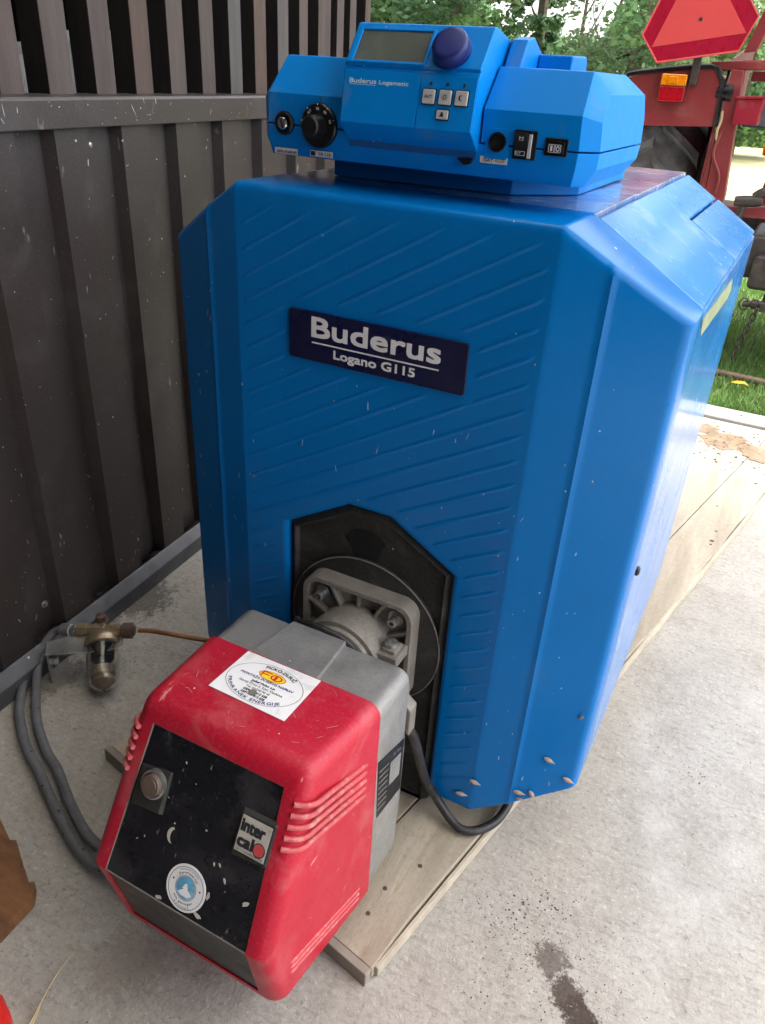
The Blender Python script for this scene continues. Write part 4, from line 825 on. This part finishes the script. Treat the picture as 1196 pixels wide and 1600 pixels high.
# ------------------------------------------------------------------ cables, hoses, filter
mb = MB(); mb.tube([(.098, -.082, .262), (.113, -.070, .225), (.116, -.045, .160), (.118, -.020, .100), (.132, -.008, .062), (.156, -.012, .0395), (.178, -.014, .031), (.201, .002, .031), (.216, .035, .034), (.215, .10, .034), (.19, .18, .029)], .0062, 12)
tag(mb.build('power_cable', 'cable_black', smooth=True), 'thick black power cable looping from burner body down under the boiler', 'cable')
mb = MB(); mb.tube([(-.060, -.060, .325), (-.046, -.080, .340), (-.022, -.087, .3500), (.004, -.0885, .3510), (.028, -.087, .3440), (.042, -.080, .322)], .0040, 10)
tag(mb.build('thin_cable', 'cable_black', smooth=True), 'black cable arching over the blast tube behind grey burner body', 'cable')
h1 = [(-.545, -.014, .070), (-.561, -.018, .068), (-.578, -.026, .060), (-.582, -.046, .045), (-.571, -.071, .028), (-.542, -.103, .0165), (-.501, -.140, .0145), (-.468, -.164, .0145), (-.422, -.190, .0145), (-.380, -.207, .0145), (-.345, -.226, .0145), (-.300, -.249, .0145), (-.252, -.267, .0155), (-.205, -.272, .024), (-.15, -.262, .045), (-.10, -.25, .058)]
h2 = [(-.528, -.034, .050), (-.545, -.042, .048), (-.562, -.052, .040), (-.570, -.068, .030), (-.575, -.092, .018), (-.557, -.119, .0145), (-.522, -.154, .0145), (-.482, -.182, .0145), (-.440, -.206, .0145), (-.407, -.219, .0145), (-.372, -.236, .0145), (-.330, -.256, .0145), (-.284, -.276, .0145), (-.240, -.291, .0155), (-.195, -.296, .022), (-.14, -.285, .040), (-.09, -.27, .055)]
for pts, lab in ((h1, 'grey braided oil hose from the upper filter fitting, nearer the boiler'), (h2, 'grey braided oil hose from the lower filter fitting, nearer the left wall')):
    t = thing('oil_hose', pts[6], lab, 'hose', 'oil hoses between filter and burner')
    MB().tube(pts, .0074, 12, 8).build('hose', 'hose_grey', t, smooth=True)
    a, b = Vector(pts[0]), Vector(pts[1]); d = (a-b).normalized(); MB().rev(b-d*.004, a, [(0, .0104), (.004, .0112), (.018, .0110), (.019, .0095), (.026, .0095)], 18).build('ferrule', 'steel', t, smooth=True, angle=30)
flt = thing('oil_filter', (-.485, -.01, .0), 'brass oil filter with clear glass bowl and bracket lying beside shed wall', 'oil filter')
e = Vector((.086, .050, 0)).normalized(); fo = Vector((-.505, .012, .070)); nrm = Vector((.06, -.062, -.040)).normalized()
MB().rev(fo-e*.048, fo+e, [(0, .0085), (.008, .0085), (.0082, .0118), (.024, .0118), (.0242, .0095), (.030, .0095)], 6).build('union_nut', 'brass', flt, bevel=.0008)
MB().rev(fo-e*.024, fo+e, [(0, .0105), (.012, .0105), (.0122, .0130), (.030, .0130), (.0302, .010), (.046, .010), (.0462, .0118), (.056, .0118)], 6).build('valve_body', 'brass', flt, bevel=.0008)
MB().rev(fo+e*.030, fo+e*.06, [(0, .0095), (.006, .0095), (.0062, .0140), (.022, .0140), (.0225, .011), (.026, .008)], 18).build('compression_nut', 'rusty_brown', flt, smooth=True, angle=30)
MB().rev(fo-Vector((.009, -.01, -.001)), fo+Vector((-.009, .01, .02)), [(0, .012), (.010, .012), (.011, .009), (.020, .0085), (.021, .005)], 14).build('valve_knob', 'rusty_brown', flt, smooth=True, angle=30)
hb = fo+nrm*.012; MB().rev(hb, hb+nrm, [(-.006, .018), (.002, .026), (.010, .0285), (.018, .0295), (.020, .0270)], 28).build('filter_head', 'brass', flt, smooth=True, angle=30)
bt = hb+nrm*.017
MB().rev(bt, bt+nrm, [(0, .0262), (.045, .0258), (.062, .0245), (.073, .0200), (.079, .0120), (.0815, .002), (.0795, .002), (.0765, .0115), (.071, .0182), (.061, .0222), (.045, .0236), (0, .0240)], 32, False).build('glass_bowl', 'glass_bowl', flt, smooth=True, angle=60)
MB().rev(bt, bt+nrm, [(-.004, .0180), (.004, .0190), (.026, .0185), (.028, .0165)], 24).build('filter_cartridge', 'black_plastic', flt, smooth=True, angle=30)
MB().rev(bt+nrm*.040, bt+nrm, [(0, .0165), (.016, .0195), (.020, .017), (.026, .0185), (.034, .010), (.036, .002)], 20).build('sediment', 'brown_oil', flt, smooth=True, angle=30)
# bracket: plate with a turned-down end and a bolt
bd_ = Vector((-.077, -.078, .0)).normalized(); bs = Vector((-bd_.y, bd_.x, 0)); bo = hb+nrm*.008+Vector((0, 0, .002))
mb = MB(); ppl = [(.055*1.0-.02, -.010), (.036, -.030), (.010, -.033), (-.085, -.014), (-.085, .020), (.008, .033), (.034, .028)]
mb.prism([(-p_[0], p_[1]) for p_ in ppl], bo, bd_, bs, bd_.cross(bs), -.001, .0012); br = mb.build('bracket', 'steel', flt, bevel=.0006)
mb = MB(); c0 = bo+bd_*.085; mb.add([c0+bs*s_+Vector((0, 0, z_))+bd_*t_ for t_ in (0, .0022) for s_, z_ in ((-.014, .002), (.020, .002), (.017, -.066), (-.006, -.066))], [(0, 1, 2, 3), (4, 7, 6, 5), (0, 4, 5, 1), (1, 5, 6, 2), (2, 6, 7, 3), (3, 7, 4, 0)]); mb.build('bracket_foot', 'steel', br, bevel=.0006)
c1 = bo+bd_*.075+bs*.004+Vector((0, 0, -.026)); MB().rev(c1+bd_*.010, c1-bd_, [(0, .0075), (.006, .0075), (.0065, .0095), (.013, .0095)], 6).build('bracket_bolt', 'steel', br, bevel=.0006)
mb = MB(); mb.tube([(-.452, .043, .0705), (-.43, .053, .0715), (-.39, .068, .0695), (-.354, .082, .0665), (-.30, .10, .065), (-.24, .115, .06)], .0042, 10)
tag(mb.build('copper_pipe', 'copper', smooth=True), 'thin tarnished copper pipe running from oil filter behind the red burner', 'pipe')

# ------------------------------------------------------------------ small things on the floor
mb = MB(); ol = [(-.46, -.27), (-.377, -.306), (-.338, -.322), (-.331, -.318), (-.300, -.335), (-.296, -.343), (-.288, -.341), (-.268, -.352), (-.262, -.348), (-.248, -.364), (-.245, -.414), (-.30, -.50), (-.48, -.45)]
mb.prism(ol, (0, 0, 0), X, Y, Z, .001, .020); tag(mb.build('wood_offcut', 'chip_wood', bevel=.001), 'brown wood offcut with splintered edge lying on concrete near the hoses', 'offcut')
for i, (pts, lab) in enumerate(((((-.136, -.475, .003), (-.143, -.452, .004), (-.150, -.438, .005), (-.158, -.412, .004), (-.163, -.376, .003)), 'long yellow straw stalk on the concrete in front of red burner'), (((-.137, -.477, .0045), (-.146, -.448, .006), (-.150, -.441, .005)), 'short straw blade lying against the longer straw stalk'))):
    tag(MB().tube(pts, .0010, 6, 6, taper=.0004).build('straw', 'straw', smooth=True), lab, 'straw', 'straw on the floor')
mb = MB(); n = 18; ring = [(-.196+.066*math.cos(2*math.pi*k/n), -.524+.066*math.sin(2*math.pi*k/n)) for k in range(n)]
loft(mb, [[(x, y, .001) for x, y in ring], [(x, y, .016) for x, y in ring], [(-.196+(x+.196)*.93, -.524+(y+.524)*.93, .022) for x, y in ring]]); lid = tag(mb.build('red_lid', 'red_tarp', smooth=True, angle=40), 'round bright red lid on the floor at the bottom left corner', 'lid')
hs = [((.180, -.0028, .115), .4, 'dried husk on blue cover just above the lower ribs end'), ((.164, -.0028, .083), .1, 'dried husk on blue cover at the lowest rib'), ((.236, .012, .114), .2, 'larger dried husk beside the raised seam at cover bottom'), ((.239, .0135, .102), .0, 'small dried husk under the larger husk at cover bottom'), ((.252, .018, .114), 1.1, 'dried husk on bottom edge of blue cover right of the seam'), ((.263, .0235, .178), .5, 'dried husk highest on the right facet of blue cover'), ((.290, .034, .147), .5, 'slender dried husk near the right bottom corner of blue cover'), ((.287, .0330, .256), 2.2, 'tiny dark husk on right facet near the cover edge')]
for c, a, lab in hs:
    d = Vector((math.cos(a), .25, -math.sin(a)*.9)).normalized(); c = Vector(c); sc_ = .62 if 'tiny' in lab or 'small' in lab else 1
    tag(MB().rev(c-d*.0075*sc_, c+d, [(0, .0004), (.002*sc_, .0020*sc_), (.006*sc_, .0030*sc_), (.010*sc_, .0026*sc_), (.013*sc_, .0012*sc_), (.017*sc_, .0003)], 8).build('husk', 'husk', smooth=True), lab, 'husk', 'dried husks stuck on the boiler cover')
r = np.random.RandomState(11); V = []; F = []
for i in range(1500):
    z_ = r.rand()
    if z_ < .35: x, y = .33+.055*r.randn(), -.10+.04*r.randn()
    elif z_ < .6: s = r.rand()*1.0; p = fp(s, .045+abs(r.randn())*.03, 0); x, y = p.x, p.y
    else: x, y = -.7+1.7*r.rand(), -.55+2.2*r.rand()
    sz = .0005+.0011*r.rand()**3; o = len(V); th = r.rand()*6.28
    V += [(x+sz*math.cos(th+k*2.09), y+sz*math.sin(th+k*2.09), .0003) for k in range(3)]+[(x, y, sz*.9)]; F += [(o, o+1, o+3), (o+1, o+2, o+3), (o+2, o, o+3)]
mb = MB(); mb.v = V; mb.f = F; stuff(tag(mb.build('grit', 'rusty_brown'), 'dark grit and crumbs scattered over the concrete floor', 'grit'))
mb = MB(); mb.tube([(-.2, 2.36, .006), (.1, 2.335, .012), (.234, 2.323, .014), (.393, 2.306, .014), (.6, 2.27, .012), (1.1, 2.25, .006)], .0125, 12); tag(mb.build('water_pipe', 'pipe_brown', smooth=True), 'brown pipe lying across the lawn behind the boiler', 'pipe')
mb = MB(); mb.add([(.315+a*.030, 2.175+b*.022, .034+c) for a, b, c in ((-1, 0, 0), (-.3, -.7, .004), (.5, -.5, .006), (1, 0, -.002), (.4, .6, .008), (-.4, .6, .005))], [(0, 1, 2, 5), (2, 3, 4, 5)]); tag(mb.build('fallen_leaf', 'leaf_yellow'), 'orange yellow fallen leaf on the grass near the brown pipe', 'leaf')

# ------------------------------------------------------------------ tractor
tr = thing('tractor', (.2, 2.9, 0), 'old dark red tractor parked on the lawn behind the boiler', 'tractor')
TY = 2.5
def fender(sg, cx):
    f = lambda x: cx+sg*(x-cx) if sg < 0 else x
    ol = [(-.36, .79), (-.36, .935), (-.262, .968), (-.067, .991), (-.030, .962), (-.016, .935), (-.007, .81)]
    mb = MB(); k = len(ol); v = [(f(x), TY, z) for x, z in ol]+[(f(x), TY+.006, z) for x, z in ol]
    mb.add(v, [tuple(range(k)), tuple(range(k, 2*k))[::-1]]+[(i, (i+1) % k, (i+1) % k+k, i+k) for i in range(k)]); fe = mb.build('fender', 'tractor_red', tr, bevel=.002)
    mb = MB(); arcp = []
    for a in range(0, 100, 8): arcp.append((TY+.62-.62*math.cos(R(a)), -.02*math.sin(R(a))))
    top = ol[1:6]; n = len(top); v = [(f(x), y+.004, z+dz) for y, dz in arcp for x, z in top]
    mb.add(v, [(j*n+i, j*n+i+1, (j+1)*n+i+1, (j+1)*n+i) for j in range(len(arcp)-1) for i in range(n-1)]); mb.build('fender_top', 'tractor_red', fe, smooth=True, angle=50)
    mb = MB(); mb.tube([(f(x), TY-.003, z) for x, z in ol], .0085, 8, 3); mb.build('rubber_trim', 'black_plastic', fe, smooth=True)
    mb = MB(); mb.prism([(TY+.006, .30), (TY+.006, .93), (TY+.1, 1.02), (TY+.7, 1.10), (TY+.9, .3)], (f(-.012), 0, 0), Y, Z, X, -.004, .004); mb.build('inner_wall', 'tractor_red', fe)
    return fe
fender(1, 0); fender(-1, .33)
def lamp(x0, x1, z0, z1, y):
    mb = MB(); mb.box(x0, x1, y-.012, y, z0, z1); h = mb.build('tail_light', 'black_plastic', tr, bevel=.003)
    zm = z0+(z1-z0)*.58
    MB().prism([(x0+.001, z0+.001), (x1-.001, z0+.001), (x1-.001, zm-.001), (x0+.001, zm-.001)], (0, y-.012, 0), X, Z, -Y, 0, .022).build('red_lens', 'lens_red', h, bevel=.004)
    MB().prism([(x0+.001, zm), (x1-.001, zm), (x1-.001, z1-.001), (x0+.001, z1-.001)], (0, y-.012, 0), X, Z, -Y, 0, .024).build('amber_lens', 'lens_amber', h, bevel=.004)
    MB().obox((0, y-.036, 0), X, Z, -Y, x0+.025, x0+.058, zm+.006, z1-.008, 0, .004).build('lens_reflector', 'lens_amber', h, bevel=.002)
lamp(-.218, -.131, .876, .963, TY)
def tyre(cx, sg):
    cy, cz, Rr, hw = 3.05, .46, .475, .155
    prof = [(-hw, .30), (-hw-.01, .36), (-hw, .415), (-hw+.03, .446), (-.05, .455), (0, .457), (.05, .455), (hw-.03, .446), (hw, .415), (hw+.01, .36), (hw, .30)]
    mb = MB(); mb.rev((cx, cy, cz), (cx+1, cy, cz), prof, 56, False); ty = mb.build('tyre', 'rubber', tr, smooth=True, angle=50)
    nl = 20
    for i in range(nl*2):
        s = 1 if i % 2 else -1; a0 = 2*math.pi*i/(nl*2); mb = MB(); v = []
        for t, dr in ((0, 0), (.5, 0), (1, 0)):
            x = s*(.008+(hw+.004)*t); aa = a0+.26*t; ww = .030/.45
            for da in (-ww/2, ww/2):
                for rr_ in ((.440, .486) if t < .9 else (.405, .478)): v.append((cx+x, cy+rr_*math.cos(aa+da), cz+rr_*math.sin(aa+da)))
        f = [(0, 2, 3, 1), (8, 9, 11, 10)]
        for k in (0, 4): f += [(k, k+4, k+6, k+2), (k+1, k+3, k+7, k+5), (k, k+1, k+5, k+4), (k+2, k+6, k+7, k+3)]
        mb.add(v, f); mb.build('lug', 'rubber', ty)
    MB().rev((cx-.05, cy, cz), (cx+.05, cy, cz), [(-.06, .30), (-.05, .27), (.02, .22), (.03, .10), (.06, .09), (.065, .02)], 32).build('wheel_rim', 'tractor_red_bright', tr, smooth=True, angle=30)
tyre(-.225, 1); tyre(.88, -1)
def bar(nm, pts, y0, y1, mat='tractor_red', bev=.003): return MB().prism(pts, (0, y0, 0), X, Z, Y, 0, y1-y0).build(nm, mat, tr, bevel=bev)
bar('cab_post', [(.018, .02), (.085, .02), (.080, .60), (.041, .985), (.003, .985), (.012, .60)], TY-.01, TY+.05)
bar('post_edge', [(-.006, .3), (.016, .3), (.012, .60), (.001, .80), (-.006, .80)], TY-.002, TY+.03)
bar('cross_bar', [(-.075, .978), (.95, 1.035), (.95, 1.075), (-.072, 1.006)], TY+.01, TY+.07, bev=.005)
bar('cross_bar', [(.06, .955), (.95, .965), (.95, .998), (.06, .985)], TY+.09, TY+.13)
bar('cab_post', [(.022, 1.035), (.062, 1.04), (.155, 1.40), (.118, 1.40)], TY+.02, TY+.07)
bar('cab_post', [(.184, .56), (.235, .56), (.232, .83), (.205, .83)], TY+.14, TY+.19)
bar('sill_bar', [(.088, .528), (.60, .545), (.60, .585), (.088, .562)], TY+.0, TY+.05)
bar('tool_box', [(.046, .822), (.126, .826), (.128, .905), (.044, .900)], TY-.035, TY+.06, 'tractor_red_bright', .004)
bar('box_lip', [(.040, .900), (.133, .905), (.133, .913), (.040, .908)], TY-.042, TY+.065, 'tractor_red_bright', .002)
MB().rev((-.03, TY+.012, .915), (.03, TY+.012, .915), [(0, .020), (.036, .026), (.037, .034), (.052, .034), (.053, .028), (.056, .02)], 24).build('work_lamp', 'black_plastic', tr, smooth=True, angle=30)
MB().tube([(.018, TY-.012, .80), (.014, TY-.016, .77), (.012, TY-.018, .72), (.046, TY-.020, .66), (.048, TY-.016, .60)], .0045, 8).build('cable', 'tractor_red', tr, smooth=True)
MB().tube([(.005, TY-.01, .86), (.009, TY-.015, .83), (.004, TY-.015, .80), (.008, TY-.012, .77)], .004, 8).build('wire', 'straw', tr, smooth=True)
mb = MB(); loft(mb, [[(.06+.42*math.sin(t)*.5+.2, 3.0+.05*k, .86+.12*math.cos(t)*.9) for t in [R(-90+180*i/10) for i in range(11)]]+[(.49, 3.0+.05*k, .80), (.03, 3.0+.05*k, .80)] for k in range(3)]); mb.build('seat_back', 'seat_grey', tr, bevel=.01)
MB().rev((.16, TY+.16, .745), (.2, TY+.15, .745), [(0, .02), (.03, .024), (.05, .018)], 14).build('side_marker', 'lens_amber', tr, smooth=True)
# rear axle, lift arm, hitch
mb = MB(); mb.box(.20, .62, TY-.02, TY+.35, .33, .48); mb.box(.235, .56, TY-.06, TY, .30, .42); mb.box(-.02, .9, TY+.40, TY+.6, .38, .52); mb.build('rear_axle', 'iron', tr, bevel=.015)
mb = MB(); mb.tube([(.130, TY-.02, .40), (.140, TY-.03, .50), (.152, TY-.03, .575), (.162, TY-.03, .60)], .014, 10); mb.rev((.120, TY-.035, .585), (.2, TY-.035, .592), [(0, .016), (.02, .019), (.07, .019), (.09, .014)], 14); mb.tube([(.18, TY-.03, .60), (.23, TY-.02, .628), (.40, TY+.05, .64)], .018, 10); mb.build('lift_arm', 'iron', tr, smooth=True, angle=40)
mb = MB(); mb.rev((.24, TY-.07, .250), (.36, TY-.07, .262), [(0, .010), (.03, .012), (.032, .017), (.05, .017), (.052, .012), (.12, .012)], 14)
mb.tube([(.246+.016*math.cos(t), TY-.075, .250+.020*math.sin(t)) for t in [i*.6 for i in range(12)]], .003, 6, 2); mb.box(.30, .40, TY-.09, TY+.1, .235, .262); mb.build('drawbar_pin', 'iron', tr, smooth=True, angle=40)
for i in range(9):
    mb = MB(); c = Vector((.292-.004*i, TY-.085, .232-.0215*i)); hx, hy = ((1, 0) if i % 2 else (.25, 1))
    mb.tube([c+Vector((hx*.009*math.cos(t), hy*.009*math.cos(t), .016*math.sin(t))) for t in [k*2*math.pi/10 for k in range(11)]], .0032, 6, 2); mb.build('chain_link', 'iron', tr, smooth=True)
# slow-vehicle sign
a0 = R(9.8); p = Vector((-.243, .993)); pts = []
for i in range(6):
    pts.append((p.x, p.y)); L_ = .258 if i % 2 == 0 else .104; a = a0+R(60)*i; p = p+Vector((math.cos(a), math.sin(a)))*L_
mb = MB(); mb.prism(pts, (0, TY-.03, 0), X, Z, -Y, 0, .004); sg_ = mb.build('warning_triangle', 'sign_red', tr, bevel=.001)
cx, cz = sum(q[0] for q in pts)/6, sum(q[1] for q in pts)/6; s3 = .298
tri = [(cx+s3/math.sqrt(3)*math.cos(a0+R(210+120*k)), cz+s3/math.sqrt(3)*math.sin(a0+R(210+120*k))) for k in range(3)]
MB().prism(tri, (0, TY-.0345, 0), X, Z, -Y, 0, .0008).build('orange_triangle', 'sign_orange', sg_)
mb = MB(); mb.tube([(x, TY-.034, z) for x, z in pts]+[(pts[0][0], TY-.034, pts[0][1])], .0035, 6, 1); mb.build('sign_edge', 'sign_orange', sg_, smooth=True)
MB().rev((cx+.01, TY-.0345, cz-.025), (cx+.01, TY-.05, cz-.025), [(0, .006), (.002, .006), (.003, .003)], 12).build('sign_rivet', 'iron', sg_, smooth=True)
mb = MB(); mb.box(-.125, -.10, TY-.024, TY-.012, .93, 1.20); mb.box(-.125, -.10, TY-.02, TY+.02, .93, .95); mb.build('sign_bracket', 'iron', sg_, bevel=.002)
MB().obox((0, TY+.05, 0), X, Z, Y, .075, .94, 1.09, 1.65, 0, .004).build('cab_glass', 'cab_glass', tr)
bar('cab_roof', [(-.05, 1.66), (1.0, 1.66), (1.0, 1.74), (-.05, 1.74)], TY-.05, TY+1.3, bev=.02)
bar('cab_post', [(.92, .6), (.96, .6), (.96, 1.66), (.92, 1.66)], TY+.02, TY+.07)

# ------------------------------------------------------------------ trees
def tree(x, y, h, cr, cz0, n, mat, leaf, label, seed, squash=1., nlimb=9, bare=False, mats2=None):
    r = np.random.RandomState(seed); t = thing('tree', (x, y, -.02), label, 'tree', 'trees beyond the hay field')
    mb = MB(); mb.tube([(x, y, -.1), (x+.05*r.randn(), y, h*.3), (x+.12*r.randn(), y+.1*r.randn(), h*.6), (x+.15*r.randn(), y, h*.93)], .018*h, 8, 5, taper=.006*h)
    tips = []
    for i in range(nlimb):
        z0 = h*(.16+.7*(i+.5)/nlimb); a = r.rand()*6.28; L_ = cr*(.55+.4*r.rand())*(1-.35*i/nlimb); e = Vector((x+math.cos(a)*L_, y+math.sin(a)*L_, z0+L_*(.35+.5*r.rand())))
        mb.tube([(x, y, z0), ((x+e.x)/2+.1*r.randn(), (y+e.y)/2+.1*r.randn(), z0+(e.z-z0)*.35), e], .006*h*(1-.5*i/nlimb), 6, 4, taper=.0015*h); tips.append(e)
    mb.build('trunk', 'bark', t, smooth=True)
    # clumps through the crown volume, denser towards the outside
    nc = 90; cl = []
    while len(cl) < nc:
        p = r.uniform(-1, 1, 3); d = np.linalg.norm(p)
        if d > 1 or d < r.rand()*.85: continue
        zz = cz0+(p[2]+1)/2*(h*1.04-cz0); wf = cr*(1-.25*max(0, p[2]))*(.88+.24*r.rand()); cl.append((x+p[0]*wf, y+p[1]*wf*squash, zz, cr*(.16+.17*r.rand())))
    m = int(n*1.5)//nc; P = []
    for cx_, cy_, cz_, rad in cl:
        q = r.randn(m, 3); q /= np.linalg.norm(q, axis=1)[:, None]; q *= (rad*r.rand(m)**.45)[:, None]; q[:, 2] *= .75; P.append(q+np.array([cx_, cy_, cz_]))
    P = np.concatenate(P); P = P[P[:, 2] > .05]; N = len(P)
    u = r.randn(N, 3); u /= np.linalg.norm(u, axis=1)[:, None]; u[:, 2] *= .6; vv = np.cross(u, r.randn(N, 3)); vv /= np.linalg.norm(vv, axis=1)[:, None]
    s = (leaf*.78*(.5+.9*r.rand(N)))[:, None]; V = np.stack([P-u*s, P-vv*s*.45, P+u*s, P+vv*s*.45], 1)
    lm = mats2 or [mat]; pick = r.randint(0, len(lm), nc).repeat(m)[:N] if len(lm) > 1 else np.zeros(N, int)
    for k, mt in enumerate(lm):
        W_ = V[pick == k].reshape(-1, 3); i = np.arange(len(W_)//4)*4; mb = MB(); mb.v = W_.tolist(); mb.f = np.stack([i, i+1, i+2, i+3], 1).tolist(); mb.build('crown' if k == 0 else 'mixed_crown', mt, t)  # extra leaf tones go to clumps at random
tree(-7.2, 12.5, 6.5, 2.0, .2, 15000, 'leaf_dark', .085, 'dark leafy tree right beside the end of the slatted shed', 21, mats2=['leaf_dark', 'leaf_mid'])
tree(-5.6, 13.0, 6.0, 1.5, .3, 12000, 'leaf_mid', .08, 'medium green tree behind the display console', 22, mats2=['leaf_mid', 'leaf_dark', 'leaf_fresh'])
tree(-5.35, 16.6, 7.0, .62, .3, 7000, 'leaf_dark', .085, 'slender dark green tree left of the bright sky gap', 23)
tree(-2.55, 12.6, 7.0, 2.05, .1, 26000, 'leaf_light', .075, 'large pale green tree left of the red warning triangle', 24, mats2=['leaf_light', 'leaf_mid', 'leaf_light'])
tree(-1.1, 14.5, 5.5, 1.7, .1, 12000, 'leaf_fresh', .08, 'fresh green bushy tree directly behind the warning triangle', 25, mats2=['leaf_fresh', 'leaf_mid'])
tree(3.6, 21, 7, 3.0, .2, 12000, 'leaf_mid', .13, 'distant green tree seen through the tractor cab', 26)
tree(-9.6, 15, 7.5, 2.4, .2, 12000, 'leaf_mid', .1, 'leafy tree hidden mostly behind the slatted shed', 27)
for (x, y, h, a, lab, sd_) in ((-4.75, 17.5, 6, .02, 'bare thin upright trunk standing in the sky gap', 1), (-4.55, 18.0, 5.5, .22, 'bare forked thin trunk leaning right in the sky gap', 2)):
    r = np.random.RandomState(sd_); t = thing('tree', (x, y, -.02), lab, 'tree', 'bare thin trees in the gap'); mb = MB(); mb.tube([(x, y, -.1), (x+a*h*.3, y, h*.4), (x+a*h, y, h)], .05, 7, 5, taper=.012)
    for i in range(7): z = h*(.25+.09*i); d = r.choice([-1, 1]); mb.tube([(x+a*z*.8, y, z), (x+a*z*.8+d*.35, y, z+.7), (x+a*z+d*.6, y+.1, z+1.5)], .018, 5, 3, taper=.004)
    mb.build('trunk', 'bark', t, smooth=True)
r = np.random.RandomState(5); N = 42000; xx = r.uniform(-16, 9, N); top = 2.05+.5*np.sin(xx*1.3)+.35*np.sin(xx*3.1+1)+.2*np.sin(xx*7); zz = top*r.rand(N)**.6; yy = 19.5+1.6*(r.rand(N)-.5)*(1.2-zz/4)
P = np.stack([xx, yy, zz], 1); u = r.randn(N, 3); u /= np.linalg.norm(u, axis=1)[:, None]; vv = np.cross(u, r.randn(N, 3)); vv /= np.linalg.norm(vv, axis=1)[:, None]; s = (.10*(.6+.8*r.rand(N)))[:, None]
mb = MB(); mb.v = np.stack([P-u*s, P-vv*s*.45, P+u*s, P+vv*s*.45], 1).reshape(-1, 3).tolist(); i = np.arange(N)*4; mb.f = np.stack([i, i+1, i+2, i+3], 1).tolist()
stuff(tag(mb.build('hedge', 'leaf_mid'), 'dense green hedge running along the far side of the field', 'hedge'))
